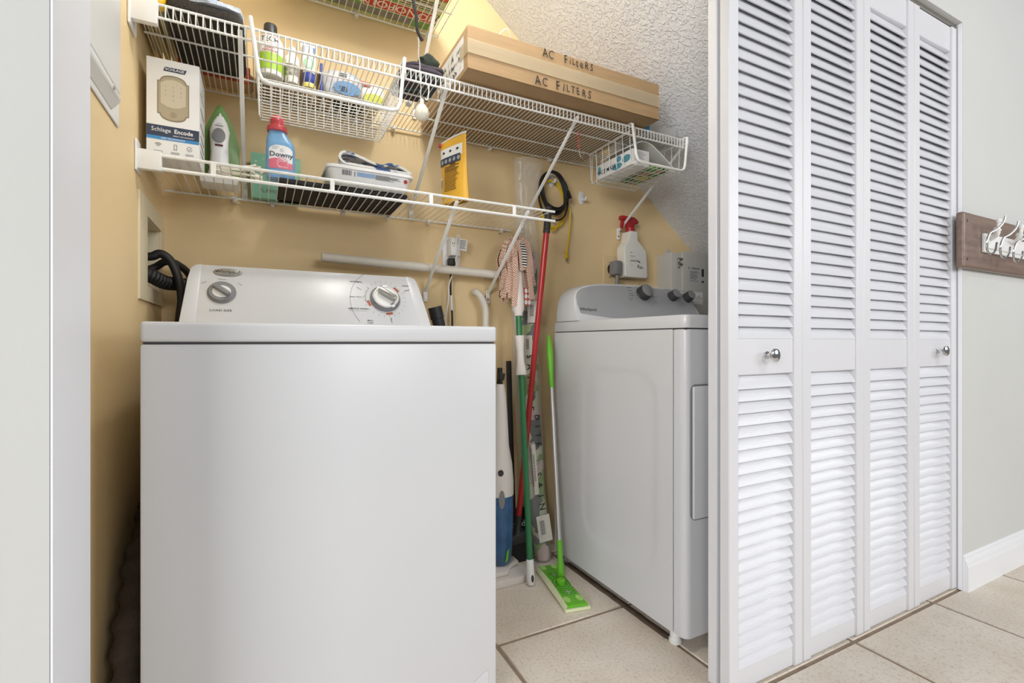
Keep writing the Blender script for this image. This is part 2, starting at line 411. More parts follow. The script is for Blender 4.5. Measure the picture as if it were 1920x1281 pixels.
for nm, pts in (('end_cap', [(-.1505, .9165), (-.1435, 1.0905), (-.150, 1.0905), (-.160, 1.087), (-.168, 1.078), (-.174, 1.05), (-.187, .9165)]),
                ('end_cap', [(.4385, .9165), (.4155, 1.0905), (.432, 1.0895), (.443, 1.085), (.450, 1.075), (.456, 1.05), (.478, .9165)])):
    B().prism([V(wf(x, z))+V((0, -.001, 0)) for x, z in pts], (0, .095, 0)).done(nm, enamel, wa, bevel=.003)
WR = basis((1, 0, 0), WN)
c = wpt(427, 512)
B().lathe([(.034, 0), (.034, .002), (.031, .0045), (.015, .0055), (0, .0055)], c, 28, sx=1, sy=.36, R=WR).done('badge', steel, wa, smooth=True, label='oval silver maker badge')
printing(wa, c, (1, 0, 0), WN, [('t', 'Whirlpool', 0, 0, .014, 0)], ink, lift=.0064)
# load size knob
c = wpt(416, 549)
lk = B().lathe([(.034, 0), (.034, .003), (.030, .006), (.030, .010), (0, .010)], c, 28, R=WR).done('load_knob', grey, wa, smooth=True)
printing(lk, c+WR @ V((0, 0, .0102)), (1, 0, 0), WN, [('p', ell(0, -.002, .022, .019))], plasticw, 'knob_dish')
B().obox(c+WR @ V((0, 0, .0165)), (.046, .013, .013), WR @ RZ(-38)).done('knob_grip', grey, lk, bevel=.004)
printing(wa, wpt(414, 582.5), (1, 0, 0), WN, [('t', 'LOAD SIZE', 0, 0, .0085, .008, 1.25)], ink)
printing(wa, c, (1, 0, 0), WN, [('t', 'Small', -.042, .030, .006, 0, 1, 30), ('t', 'Medium', 0, .043, .006, 0), ('t', 'Large', .042, .030, .006, 0, 1, -30)], inkg)
# cycle dial
c = wpt(722, 561)
B().lathe([(.0455, 0), (.0455, .006), (.042, .010), (.0405, .010), (0, .010)], c, 40, R=WR).done('dial_skirt', grey, wa, smooth=True)
cd = B().lathe([(.0395, .008), (.0395, .014), (.037, .018), (.033, .019), (.0315, .017), (0, .017)], c, 40, R=WR).done('cycle_dial', plasticw, wa, smooth=True, label='white cycle dial with a chrome rim')
B().lathe([(.0405, .0095), (.0405, .015), (.0395, .0155), (.0385, .015), (.0385, .0095)], c, 40, R=WR).done('dial_rim', chrome, cd, smooth=True)
B().obox(c+WR @ V((.002, .002, .027)), (.060, .016, .020), WR @ RZ(-36)).done('dial_grip', steel, cd, bevel=.006)
for a in (188, 268, 32): printing(wa, c, (1, 0, 0), WN, [('p', ringpts(0, 0, .049, .057, a, a+22))], mat('rust_print', (176, 96, 70), .6), 'cycle_mark')
its = [('t', 'NORMAL', -.082, .058, .0075, .01, 1.2), ('t', 'Heavy', -.075, .034, .006, 0, 1, -30), ('t', 'Super Wash 14', -.083, .004, .0062, 0, 1.1), ('t', 'CASUAL', .072, .052, .0072, .01), ('t', '10 Regular', .074, .036, .006, 0, 1, 24),
       ('t', 'GENTLE WASH', -.083, -.038, .0078, .012, 1.1), ('t', 'SMALL', -.052, -.078, .0065, .01), ('t', 'LOAD', -.052, -.086, .0065, .01), ('t', 'Regular', .012, -.076, .006, 0, 1, -90)]
its += [('r', -.108, -.058, -.0455, -.0450)]
for k in range(24):
    a = radians(k*15+7); its.append(('p', [(cos(a+e)*r, sin(a+e)*r) for e, r in ((-.006, .060), (.006, .060), (.006, .0655), (-.006, .0655))]))
its.append(('p', ringpts(0, 0, .0585, .0595, 140, 195)))
its += [('p', ringpts(.02, -.01, .1245, .1252, 125, 215, 20))]
printing(wa, c, (1, 0, 0), WN, its, ink)
printing(wa, c+WR @ V((0, 0, .0195)), (1, 0, 0), WN, [('t', 'OFF', .016, -.028, .009, .01, 1, 30)], ink)

# ------------------------------------------------------------------ dryer
DX0, DX1 = 1.06, 1.745
dr = thing('dryer', 'white front-load dryer with grey arched control panel, right of the mops', 'dryer', ((DX0+DX1)/2, 1.34, 0))
B().box(DX0+.006, DX1-.006, 1.044, 1.683, .038, .9155).done('cabinet', enamel, dr, bevel=.003)
def side(u, v):
    y, z = 1.0435+u*.6395, .036+v*.8795
    q = V((abs(y-1.30)-.20+.10, abs(z-.48)-.32+.10)); sd = V((max(q.x, 0), max(q.y, 0))).length+min(max(q.x, q.y), 0)-.10
    t = min(1, max(0, -sd/.03)); return (DX0+.0032*t*t*(3-2*t), y, z)
B().grid(side, 64, 80).done('side_panel', enamel, dr, smooth=True, label='white side panel with a shallow stamped recess')
pr_ = []
for k in range(7): a = radians(180+90*k/6); pr_.append((DX0+.022+.022*cos(a), .996+.022+.022*sin(a)))
fp = [(DX0, 1.041)]+pr_+[(DX1-x+DX0, y) for x, y in pr_[::-1]]+[(DX1, 1.041)]
B().prism([(x, y, .037) for x, y in fp], (0, 0, .878)).done('front_panel', enamel, dr, bevel=.002, seg=1)
B().box(DX0+.004, DX1-.004, 1.0, 1.68, .9145, .9185).done('gap_seal', dark, dr)
B().prism([(x, y if y > 1 else y, .9183) for x, y in [(DX0-.001, 1.683)]+pr_+[(DX1-x+DX0, y) for x, y in pr_[::-1]]+[(DX1, 1.683)]], (0, 0, .0385)).done('top_deck', enamel, dr, bevel=.004)
gd = B().prism([(x, .9955, z) for x, z in [(1.076+.018*(1-cos(radians(a))), .373+.018*(1-sin(radians(a)))) for a in (0, 30, 60, 90)][::1]+[(1.715, .373), (1.728, .385), (1.728, .745), (1.715, .758)]+[(1.076+.018*(1-cos(radians(a))), .758-.018*(1-sin(radians(a)))) for a in (90, 60, 30, 0)]], (0, -.004, 0))
gd.done('door_gasket', grey, dr)
B().box(1.0815, 1.724, .984, .9945, .378, .753).done('dryer_door', enamel, dr, bevel=.005)
for fx, fy in ((1.078, 1.052), (1.10, 1.643), (1.70, 1.05), (1.70, 1.64)):
    B().lathe([(.017, 0), (.019, .004), (.019, .010), (.015, .012), (.016, .016), (.014, .018), (.016, .022), (.014, .024), (.016, .028), (.015, .040)], (fx, fy, 0), 12).done('leg', plasticw, dr, smooth=True)
half = [(1.062, .958), (1.063, .995), (1.068, 1.03), (1.078, 1.058), (1.095, 1.081), (1.12, 1.097), (1.16, 1.109), (1.22, 1.117), (1.30, 1.121), (1.4025, 1.122)]
out = half+[(2.805-x, z) for x, z in half[-2::-1]]
DK = .45; df = lambda x, z, o=0: V((x, 1.53+DK*(z-.958)+o, z))
b = B(); fr = [b.bm.verts.new(df(1.4025+(x-1.4025)*.985, .958+(z-.958)*.985)) for x, z in out]; bk = [b.bm.verts.new((x, 1.676, z)) for x, z in out]
b.bm.faces.new(fr); b.bm.faces.new(bk[::-1])
for i in range(len(out)): b.bm.faces.new((fr[i], bk[i], bk[(i+1) % len(out)], fr[(i+1) % len(out)]))
b.done('console', enamel, dr, bevel=.006, ang=50)
silver = mat('silver_grey_panel', (166, 168, 171), .4, .05)
inn = [(1.089, .990), (1.083, 1.025), (1.086, 1.052), (1.10, 1.074), (1.125, 1.089), (1.165, 1.100), (1.22, 1.107), (1.30, 1.111), (1.4025, 1.112)]
inn = inn+[(2.805-x, z) for x, z in inn[-2::-1]]+[(1.58, .976), (1.4025, .971), (1.22, .976)]
B().prism([df(x, z, -.0035) for x, z in inn], (0, .006, 0)).done('control_panel', silver, dr, bevel=.001, seg=1, label='matt silver-grey control panel')
DN = V((0, DK, 1)).normalized(); DR = basis((1, 0, 0), DN)
dpt = lambda px, py: facehit(px, py, 1.5265, .958, DK)
printing(dr, dpt(1103, 580.5), (1, 0, 0), DN, [('t', 'Whirlpool', 0, 0, .019, .01)], ink)
for px, py, r, nm in ((1205, 551, .031, 'timer_knob'), (1259.5, 556.5, .022, 'knob'), (1287.5, 559, .022, 'knob')):
    c = dpt(px, py)
    kb = B().lathe([(r*1.05, 0), (r*1.05, .004), (r, .006), (r*.96, .030), (r*.9, .033), (0, .033)], c, 32, R=DR).done(nm, dark, dr, smooth=True, ang=30)
    B().lathe([(r*.9, .0332), (r*.86, .0342), (0, .0342)], c, 32, R=DR).done('knob_face', grey, kb, smooth=True)
    its = []
    for k in range(14 if r > .03 else 7):
        a = radians(-60+300*k/13 if r > .03 else 30+120*k/6); rr = r*1.25
        its.append(('p', [(cos(a+e)*q, sin(a+e)*q) for e, q in ((-.02, rr), (.02, rr), (.02, rr*1.12), (-.02, rr*1.12))]))
    if r > .03:
        its += [('r', -.078, -.052, z-.0008, z+.0008) for z in (.026, .012, -.002, -.012)]+[('t', 'Normal', -.075, -.026, .007, 0), ('t', 'Dry', -.075, -.034, .007, 0), ('t', 'Off', .0, .048, .007, 0), ('t', 'Timed Dry', .052, .036, .007, 0), ('t', 'Less', .058, -.035, .007, 0), ('r', .05, .08, -.012, -.0112)]
    else: its += [('r', -.03, .012, .034, .0352)]
    printing(dr, c, (1, 0, 0), DN, its, ink)

# ------------------------------------------------------------------ wire shelves
def brace(parent, x, ytop, ztop_, zbot, wd=.011):
    b = B(); a = V((x, ytop, ztop_-.005)); e = V((x, YB-.012, zbot))
    b.bar(a, e, wd, .007); b.obox((x, YB-.0065, zbot-.016), (.017, .004, .05)); b.obox(e+V((0, .004, .004)), (wd, .014, .014))
    sb_ = b.done('support_brace', wirew, parent, bevel=.0012, seg=1)
    B().lathe([(.005, 0), (.004, .002), (0, .002)], (x, YB-.0085, zbot-.026), 8, R=RX(90)).done('screw', steel, sb_)
def clip(parent, x, z):
    B().obox((x, YB-.008, z), (.012, .016, .02)).lathe([(.007, 0), (.007, .006), (.002, .012)], (x, YB-.014, z-.006), 8, R=RX(90)).done('wall_clip', plasticw, parent, bevel=.001, seg=1)
def wire_shelf(name, label, x0, x1, yf, z, pitch, lip, kind, mids=(), rw=.0016, nshow=True):
    s = thing(name, label, 'shelf', ((x0+x1)/2, YB, z))
    R_ = .0032
    B().tube([(x0, yf, z), (x1, yf, z)], R_ if kind == 'lip' else .0042, 8).done('front_rail', wirew, s, smooth=True)
    B().tube([(x0, yf-.001, z-lip), (x1, yf-.001, z-lip)], R_ if kind == 'lip' else .0046, 8).done('lip_rail', wirew, s, smooth=True)
    B().tube([(x0, YB-.014, z), (x1, YB-.014, z)], R_, 8).done('back_rail', wirew, s, smooth=True)
    for y in mids: B().tube([(x0, y, z-.0045), (x1, y, z-.0045)], .0028, 8).done('cross_rail', wirew, s, smooth=True)
    n = int((x1-x0)/pitch); me = None
    for i in range(n+1):
        x = x0+.004+i*pitch
        if me is None:
            p = [(0, YB-.012, z+.0005), (0, yf-.001, z+.0014)]
            p += [(0, yf-.0045, z-.002), (0, yf-.0045, z-lip-.003)] if kind == 'lip' else [(0, yf-.005, z)]
            p = [V(q)-V((0, YB, z)) for q in p]
            o = B().tube(p, rw, 5).done('wire', wirew, s, smooth=True, world=False); me = o.data
        else: o = link('wire', me, s)
        o.location = (x-(x0+x1)/2, 0, 0)
    return s
Z1, Y1 = 1.664, 1.385
up = wire_shelf('wire_shelf', 'long deep white wire shelf holding the cardboard box and bottles, spanning the closet', -.262, 1.478, Y1, Z1, .0149, .031, 'lip', (1.515, 1.655))
for x, zb_ in ((-.047, 1.374), (.498, 1.374), (.969, 1.374), (1.478, 1.395)): brace(up, x, Y1+.004, Z1-.004, zb_)
for x in (.30, .43, .66, .82, 1.10): clip(up, x, Z1-.002)
B().box(XL+.0005, XL+.055, Y1-.012, Y1+.006, Z1-.052, Z1+.008).box(XL+.0005, XL+.006, Y1-.018, Y1+.05, Z1-.066, Z1+.02).done('end_bracket', plasticw, up, bevel=.003)
Z2, Y2 = 1.335, 1.455
lo = wire_shelf('wire_shelf', 'lower narrow white wire shelf holding blue bottle, iron and yellow pouch', -.262, .916, Y2, Z2, .0232, .033, 'tab', (), .0016)
for x, zb_ in ((.553, 1.072), (.812, 1.075)): brace(lo, x, Y2+.002, Z2-.004, zb_)
for px, py in ((440, 370), (511, 378), (643, 395), (727, 404), (803, 408), (939, 426)): clip(lo, PY(px, py, YB-.01).x, Z2-.002)
for px in (400, 623, 808, 964):
    x = PY(px, 300, Y2).x; B().box(x-.006, x+.006, Y2-.004, Y2+.001, Z2-.033, Z2).done('lip_tab', wirew, lo, bevel=.001, seg=1)
B().box(XL+.0005, XL+.052, Y2-.011, Y2+.007, Z2-.040, Z2+.008).box(XL+.0005, XL+.005, Y2-.017, Y2+.03, Z2-.046, Z2+.030).done('end_bracket', plasticw, lo, bevel=.003)
Z3, Y3 = 2.040, 1.49
top = wire_shelf('wire_shelf', 'topmost white wire shelf under the ceiling, carrying the board game box', -.262, .600, Y3, Z3, .0225, .031, 'lip', (1.63,))
brace(top, .512, Y3+.004, Z3-.004, 1.755)
for px, py in ((668, 30), (800, 66)): clip(top, PY(px, py, YB-.01).x, Z3-.002)

# under-shelf baskets
def wire_basket(label, x0, x1, y0, y1, zb_, zt_, px_, py_, hk):
    s = thing('wire_basket', label, 'basket', ((x0+x1)/2, (y0+y1)/2, zb_), group=None)
    r = .0014
    # front frame: flat strap hooked over the shelf lip
    p = [(x0-.022, y0, zt_+hk), (x0-.004, y0, zb_+.022), (x0+.004, y0, zb_+.006), (x0+.02, y0, zb_), (x1-.02, y0, zb_), (x1-.004, y0, zb_+.006), (x1+.003, y0, zb_+.022), (x1+.016, y0, zt_+hk)]
    B().tube(p, .0052, 8).done('front_frame', wirew, s, smooth=True)
    for x, xx in ((x0-.022, x0-.010), (x1+.016, x1+.006)):
        wire(s, 'shelf_hook', [(x, y0, zt_+hk-.002), (x, y0+.004, zt_+hk+.0035), (x, y0+.035, zt_+hk+.004), (x, y0+.050, zt_+hk+.0030)], .0026, wirew)
        wire(s, 'side_rail', [(xx, y0+.028, zt_-.016), (xx, y1, zt_-.020), (xx, y1+.010, zt_-.014)], .0024, wirew)
    wire(s, 'back_rail', [(x0-.010, y1, zt_-.020), (x1+.006, y1, zt_-.020)], .0022, wirew)
    wire(s, 'bottom_rail', [(x0, y1, zb_), (x1, y1, zb_)], .0020, wirew)
    n = int((x1-x0)/px_)
    for i in range(n+1):                       # bottom wires running back, then up the back
        x = x0+.003+(x1-x0-.006)*i/n
        wire(s, 'wire', [(x, y0, zb_+.002), (x, y1-.004, zb_+.002), (x, y1, zb_+.006), (x, y1, zt_-.020)], r, wirew, 5)
    m = int((y1-y0)/py_)
    for j in range(1, m+1):                    # cross wires, bent up both sides to the side rails
        y = y0+.030+(y1-y0-.032)*(j-1)/(m-1)
        wire(s, 'wire', [(x0-.010, y, zt_-.018), (x0-.003, y, zb_+.012), (x0+.006, y, zb_), (x1-.006, y, zb_), (x1+.002, y, zb_+.012), (x1+.006, y, zt_-.018)], r, wirew, 5)
    return s
bk1 = wire_basket('large white wire basket hung under the long shelf below the bottles', -.002, .345, 1.366, 1.60, 1.527, 1.668, .0245, .0195, .014)
bk2 = wire_basket('small white wire basket at the right shelf end holding the mask box', 1.212, 1.447, 1.366, 1.640, 1.534, 1.668, .0215, .038, -.002)
def curved(cx, cy, z0, rx, ry, p=2, lift=.0008, ang=0):
    """maps flat print coordinates onto the front of an upright rounded bottle"""
    def f(x, y):
        t = min(.98, abs(x)/rx) if p != 2 else 0
        if p == 2: a = x/rx; return V((cx+(rx+lift)*sin(a+ang), cy-(ry+lift)*cos(a+ang), z0+y))
        return V((cx+x, cy-ry*(1-t**p)**(1/p)-lift, z0+y))
    return f
def band(parent, name, m, f, x0, x1, y0, y1, nx=14):
    b = B(); b.grid(lambda u, v: f(x0+(x1-x0)*u, y0+(y1-y0)*v), nx, 2); return b.done(name, m, parent, smooth=True)
ZU, ZL, ZT = Z1+.0033, Z2+.0035, Z3+.0055     # tops of the three shelves' wires

# ---------------- top shelf: board game
gm = thing('board_game', 'green and red board game box lying face down on the topmost wire shelf', 'game', (.33, 1.64, ZT))
B().box(.06, .572, 1.515, 1.772, ZT, ZT+.05).done('box', mat('game_green', (116, 166, 84), .45, var=.12, vscale=14), gm, bevel=.002)
gr, gw, gd_ = mat('game_red', (196, 62, 44), .45), mat('game_white', (240, 236, 224), .5), mat('game_grey', (120, 116, 110), .6, rgb2=(160, 156, 148), vscale=25)
g0 = V((.33, 1.64, ZT)); RG, UG = (-1, 0, 0), (0, 1, 0)
printing(gm, g0, RG, UG, [('r', -.16, .262, .095, .126)], gd_, 'picture_strip', lift=.0005)
printing(gm, g0, RG, UG, [('r', -.240, -.10, -.122, -.045)], gr, 'red_panel', lift=.0005)
printing(gm, g0, RG, UG, [('r', -.238, -.085, -.040, .030)], mat('game_pale', (206, 208, 160), .5), 'pale_panel', lift=.0005)
printing(gm, g0, RG, UG, [('r', -.232, .020, .034, .090)], gw, 'name_border', lift=.0007)
printing(gm, g0, RG, UG, [('r', -.228, .016, .038, .086)], gr, 'name_panel', lift=.0010)
printing(gm, g0, RG, UG, [('t', 'MONOPOLY', -.106, .061, .048, .012, 1.02)], gw, lift=.0014)
printing(gm, g0, RG, UG, [('r', -.225, -.10+random.uniform(-.02, .01), .020-k*.011, .024-k*.011) for k in range(5)], ink, 'fine_print', lift=.0008)
printing(gm, g0, RG, UG, [('r', -.075, .0, .018, .023), ('r', -.06, -.01, .006, .010)], mat('game_orange', (200, 96, 50), .5), 'orange_print', lift=.0008)
printing(gm, g0, RG, UG, [('p', ell(-.13-.05*k, -.085, .017, .022, 10)) for k in range(3)], gd_, 'small_pictures', lift=.0008)

# ---------------- pull chain
pc = PY(784, 70, 1.30); px_ = pc.x
ch = thing('pull_chain', 'bead pull chain with white ball, black cord tied above it, hanging before the shelves', 'pull chain', (px_, 1.30, 1.50))
zb = PY(790, 213, 1.30).z; zk = pc.z
pts = []; rr = []; z = zk; i = 0
while z > zb+.036:
    for dz, r in ((0, .0006), (.0010, .0020), (.0022, .0020), (.0032, .0006)): pts.append((px_+.0105*(zk-z)/(zk-zb)+.0012*sin(i*.5), 1.30, z-dz)); rr.append(r)
    z -= .0046; i += 1
B().tube(pts, rr, 6).done('chain', plasticw, ch, smooth=True)
B().lathe([(.0045, .040), (.0055, .036), (.006, .026), (.011, .022), (.0172, .012), (.0205, .0), (.0185, -.009), (.011, -.0175), (0, -.0195)], (px_+.0105, 1.30, zb), 20).done('ball', mat('porcelain', (226, 220, 205), .2, bump=.1, bscale=30), ch, smooth=True, label='white ribbed ball')
B().tube(smoothpath([(px_+.012, 1.30, zk-.006), (px_-.002, 1.30, zk+.018), (px_-.006, 1.30, zk+.06), (px_-.014, 1.302, zk+.12), (px_-.012, 1.29, 2.0), (.41, 1.06, 2.39)]), [.001]*2+[.006]*3+[.005]*27 if 0 else .0045, 8).done('cord', mat('black_cord', (44, 42, 42), .9, bump=.8, bscale=400), ch, smooth=True, label='black woven cord')
lh = thing('lampholder', 'white porcelain lampholder with bare bulb on the closet ceiling', 'lamp', (.42, 1.04, 2.38))
B().lathe([(.055, 2.44), (.055, 2.425), (.035, 2.40), (.022, 2.38), (0, 2.38)], (.42, 1.04, 0), 24).done('base', plasticw, lh, smooth=True)

# ---------------- upper shelf, left end
fm = mat('cream_board', (232, 218, 178), .7)
for k, (x, a, z_) in enumerate(((-.252, -2, .16), (-.236, 3, .13), (-.219, 5, .12))):
    fo = B().obox((0, 0, z_/2), (.004, .26, z_), None); o = single(fo, 'folder', fm, ('cream folder nearest the left closet wall, standing on the long shelf', 'middle cream folder of three standing at the long shelf left end', 'cream folder standing directly against the black felt mat')[k], 'folder', 'cream folders at the left end of the long shelf', bevel=.001, seg=1)
    o.location = (x, 1.58, ZU); o.rotation_euler = (0, radians(a), 0)
yb_ = mat('yellow_plastic', (238, 190, 44), .3, bump=.5, bscale=60)
single(B().soft((-.228, 1.415, ZU+.03), (.055, .035, .060), 12, .006, 40, 3, seed=2), 'plastic_bag', yb_, 'crumpled yellow plastic bag behind the upper left shelf bracket', 'bag', smooth=True)
blk = mat('black_speckled_felt', (34, 33, 32), .95, rgb2=(74, 66, 58), vscale=420, bump=.8, bscale=300, detail=1)
fb = thing('felt_mat', 'thick black speckled felt mat folded on the long shelf under towels', 'mat', (-.123, 1.54, ZU))
B().soft((-.123, 1.54, ZU+.016), (.168, .30, .032), 18, .0015, 30, 7).done('mat', blk, fb, smooth=True)
B().obox((-.038, 1.46, ZU+.016), (.0015, .05, .022)).done('care_label', plasticw, fb, label='small white label')
tw = mat('white_towel', (225, 229, 236), .95, bump=.9, bscale=260, rgb2=(176, 196, 226), vscale=14)
def towel_fn(u, v):
    x = -.19+.155*u; y = 1.40+.24*v
    return (x, y, ZU+.0575+.010*sin(u*9+v*3)+.014*noise.noise((u*3, v*3, 1))+.012*(1-abs(2*u-1)))
tl = thing('towel', 'rumpled white and light blue towel lying on the black felt mat', 'towel', (-.12, 1.52, ZU+.05))
for k in range(3):
    B().grid(lambda u, v, k=k: (-.198+.150*u+.004*k*sin(v*9), 1.393+.25*v+.008*sin(u*7+k), ZU+.040+.010*k*(1-.75*u)+.004*sin(u*(7+k)+v*4)*(1 if k else .4)*(1-u*.6)+.006*(1-u)*noise.noise((u*4, v*4, k*5.3))), 22, 22, .006).done('fold', tw, tl, smooth=True)
hat = thing('cap', 'black cap with curved brim resting on the white towel', 'cap', (-.10, 1.52, ZU+.10))
B().grid(lambda u, v: (-.178+.085*u, 1.43+.13*v, ZU+.064+.050*cos(u*pi/2)+.014*v), 18, 6, .004).done('brim', mat('black_cloth', (24, 24, 26), .8), hat, smooth=True)
B().lathe([(.062, 0), (.064, .02), (.055, .05), (.03, .068), (0, .072)], (-.155, 1.565, ZU+.095), 20).done('crown', MC['black_cloth'], hat, smooth=True)
single(B().soft((-.082, 1.662, ZU+.0345+.086), (.058, .040, .172), 12, .004, 20, 2.6, seed=4), 'cushion', mat('beige_cloth', (216, 200, 174), .9), 'small beige cushion standing by the wall behind the black cap', 'cushion', smooth=True)
tb = thing('pouch', 'tan pouch with red rim lying at the back behind the felt mat', 'pouch', (-.12, 1.74, ZU))
B().soft((-.12, 1.742, ZU+.022), (.20, .082, .044), 12, .002, 25, 5).done('body', mat('tan_leather', (196, 158, 110), .6), tb, smooth=True)
B().box(-.215, -.03, 1.696, 1.702, ZU+.002, ZU+.05).done('rim', mat('red_trim', (190, 66, 36), .6), tb, bevel=.002)

# ---------------- upper shelf, cleaning products
cb = thing('carton', 'low brown cardboard carton at the wall behind the stain remover bottle', 'carton', (.095, 1.735, ZU))
B().box(-.015, .205, 1.69, 1.782, ZU, ZU+.085).done('box', card, cb, bevel=.002)
printing(cb, (.18, 1.69, ZU+.04), (1, 0, 0), (0, 0, 1), [('r', -.008, .010, z, z+.004) for z in (-.03, -.02, -.01, 0, .012, .022)], mat('orange_print', (206, 116, 56), .6), 'orange_print')
bx, by = PZ(507, 152, ZU).x, 1.632
sb = thing('stain_remover_bottle', 'white and lime green stain remover bottle with black cap on the long shelf', 'bottle', (bx, by, ZU))
r0 = .0355
B().lathe([(.029, 0), (.034, .002), (r0, .006), (r0, .095), (.034, .108), (.027, .120), (.017, .126), (0, .126)], (bx, by, ZU), 28).done('body', mat('bottle_white', (240, 238, 234), .3), sb, smooth=True)
B().lathe([(.0185, .124), (.019, .128), (.018, .156), (.016, .160), (0, .160)], (bx, by, ZU), 24).done('cap', dark, sb, smooth=True)
f = curved(bx, by, ZU, r0, r0)
band(sb, 'lime_band', mat('lime', (158, 200, 52), .4), f, -.10, .10, .014, .062, 24)
rd = mat('red_print', (178, 48, 44), .5)
printing(sb, (0, 0, 0), (1, 0, 0), (0, 0, 1), [('t', 'TECH', -.002, .100, .021, .008, .95)], ink, bend=curved(bx, by, ZU, r0, r0, lift=.0010))
printing(sb, (0, 0, 0), (1, 0, 0), (0, 0, 1), [('t', 'stain', -.002, .077, .013, .012, 1.2), ('t', 'remover', -.001, .068, .012, .012, 1.05)], rd, bend=curved(bx, by, ZU, r0, r0, lift=.0014))
printing(sb, (0, 0, 0), (1, 0, 0), (0, 0, 1), [('p', ell(-.03+.0042*i, .084+.0038*j, .0013, .0013, 6)) for i in range(15) for j in range(2)]+[('p', ell(-.024+.0042*i, .112+.0036*j, .0012, .0012, 6)) for i in range(12) for j in range(2)], rd, 'dot_print', bend=curved(bx, by, ZU, r0*.985, r0*.985, lift=.0012))
sx, sy_ = PZ(547, 162, ZU).x, 1.640
s2 = thing('squeeze_bottle', 'small white squeeze bottle with grey print beside the stain remover', 'bottle', (sx, sy_, ZU))
B().lathe([(.019, 0), (.021, .003), (.021, .075), (.018, .084), (.0105, .088), (0, .088)], (sx, sy_, ZU), 22).done('body', MC['bottle_white'], s2, smooth=True)
B().lathe([(.0135, .087), (.014, .09), (.012, .108), (.008, .115), (0, .116)], (sx, sy_, ZU), 20).done('cap', plasticw, s2, smooth=True)
f = curved(sx, sy_, ZU, .021, .021)
band(s2, 'print_band', mat('dark_print', (96, 92, 84), .5, rgb2=(190, 184, 172), vscale=120), f, -.024, .024, .02, .055)
tx, ty = PZ(579, 168, ZU).x, 1.645
tu = thing('ointment_tube', 'white, blue and green tube standing on its blue cap', 'tube', (tx, ty, ZU))
B().lathe([(.019, 0), (.0195, .003), (.0195, .012), (.0185, .014), (0, .014)], (tx, ty, ZU), 22).done('cup', mat('pale_yellow', (222, 206, 120), .3), tu, smooth=True)
B().lathe([(.017, .0142), (.0185, .016), (.0185, .044), (.016, .047), (0, .047)], (tx, ty, ZU), 22).done('cap', mat('royal_blue', (44, 62, 150), .35), tu, smooth=True)
rings = [(0, .0165, .0165), (.25, .019, .015), (.6, .022, .008), (.92, .0245, .0015), (1, .0245, .0012)]
b = B()
for t, a_, c_ in rings: pass
def tubefn(u, v):
    k = v*4; i = min(3, int(k)); q = k-i; A = rings[i]; Z_ = rings[i+1]
    a_ = A[1]+(Z_[1]-A[1])*q; c_ = A[2]+(Z_[2]-A[2])*q; zz = A[0]+(Z_[0]-A[0])*q
    return (tx+a_*cos(2*pi*u), ty+c_*sin(2*pi*u), ZU+.047+.096*zz)
b.grid(tubefn, 28, 16); b.done('body', mat('tube_white', (236, 240, 240), .35), tu, smooth=True)
tf = lambda y: ty-(.0165-(y-.047)/.096*.0160)-.0012
printing(tu, (0, 0, 0), (1, 0, 0), (0, 0, 1), [('r', -.019, .019, .112, .130)], mat('sky_blue_print', (70, 120, 200), .5), 'blue_panel', bend=lambda x, y: V((tx+x, tf(y)-.0008, ZU+y)))
printing(tu, (0, 0, 0), (1, 0, 0), (0, 0, 1), [('r', -.011, .011, .104, .128)], plasticw, 'white_panel', bend=lambda x, y: V((tx+x, tf(y)-.0014, ZU+y)))
printing(tu, (0, 0, 0), (1, 0, 0), (0, 0, 1), [('p', ell(0, .076, .0150, .018, 18))], mat('mint', (150, 214, 160), .5), 'mint_panel', bend=lambda x, y: V((tx+x, tf(y)-.0016+.010*(x/.019)**2*.6, ZU+y)))
# pouches of detergent
p1 = V((PZ(645, 178, ZU).x, 1.672, ZU))
d_ = thing('detergent_pouch', 'grey and blue detergent pouch standing on the long shelf behind the basket', 'pouch', p1)
lp = patchmat('pouch_print', [(190, 192, 198), (172, 180, 192), (196, 196, 200), (140, 168, 196), (182, 182, 188)], 26, .3)
B().soft(p1+V((0, 0, .045)), (.125, .05, .09), 14, .003, 25, 3.4).done('bag', lp, d_, smooth=True)
B().box(p1.x-.068, p1.x-.060, p1.y-.012, p1.y+.012, ZU, ZU+.10).done('edge_seal', MC['royal_blue'], d_, bevel=.001, seg=1)
printing(d_, p1+V((0, -.0265, .03)), (1, 0, 0), (0, 0, 1), [('p', ell(.012, 0, .042, .022, 26))], mat('mid_blue', (66, 124, 176), .4), 'blue_disc')
printing(d_, p1+V((0, -.0275, .03)), (1, 0, 0), (0, 0, 1), [('r', -.012, .012, z, z+.003) for z in (-.012, -.006, 0, .03, .036, .042)], ink, 'fine_print')
p2 = V((PZ(700, 190, ZU).x+.004, 1.69, ZU))
d_ = thing('detergent_pouch', 'white and yellow-green refill pouch with red corner, right of the blue pouch', 'pouch', p2)
B().soft(p2+V((0, 0, .040)), (.090, .05, .08), 14, .003, 30, 3.2, seed=3).done('bag', mat('pouch_white', (226, 220, 212), .35), d_, smooth=True)
printing(d_, p2+V((0, -.0265, .022)), (1, 0, 0), (0, 0, 1), [('p', ell(.005, 0, .036, .019, 24))], mat('yellow_green', (186, 192, 50), .4), 'lime_disc')
printing(d_, p2+V((0, -.0268, .062)), (1, 0, 0), (0, 0, 1), [('p', [(-.042, .0), (-.005, -.002), (-.008, .012), (-.040, .013)])], rd, 'red_corner')
q = V((PZ(650, 150, ZU).x+.035, 1.757, ZU))
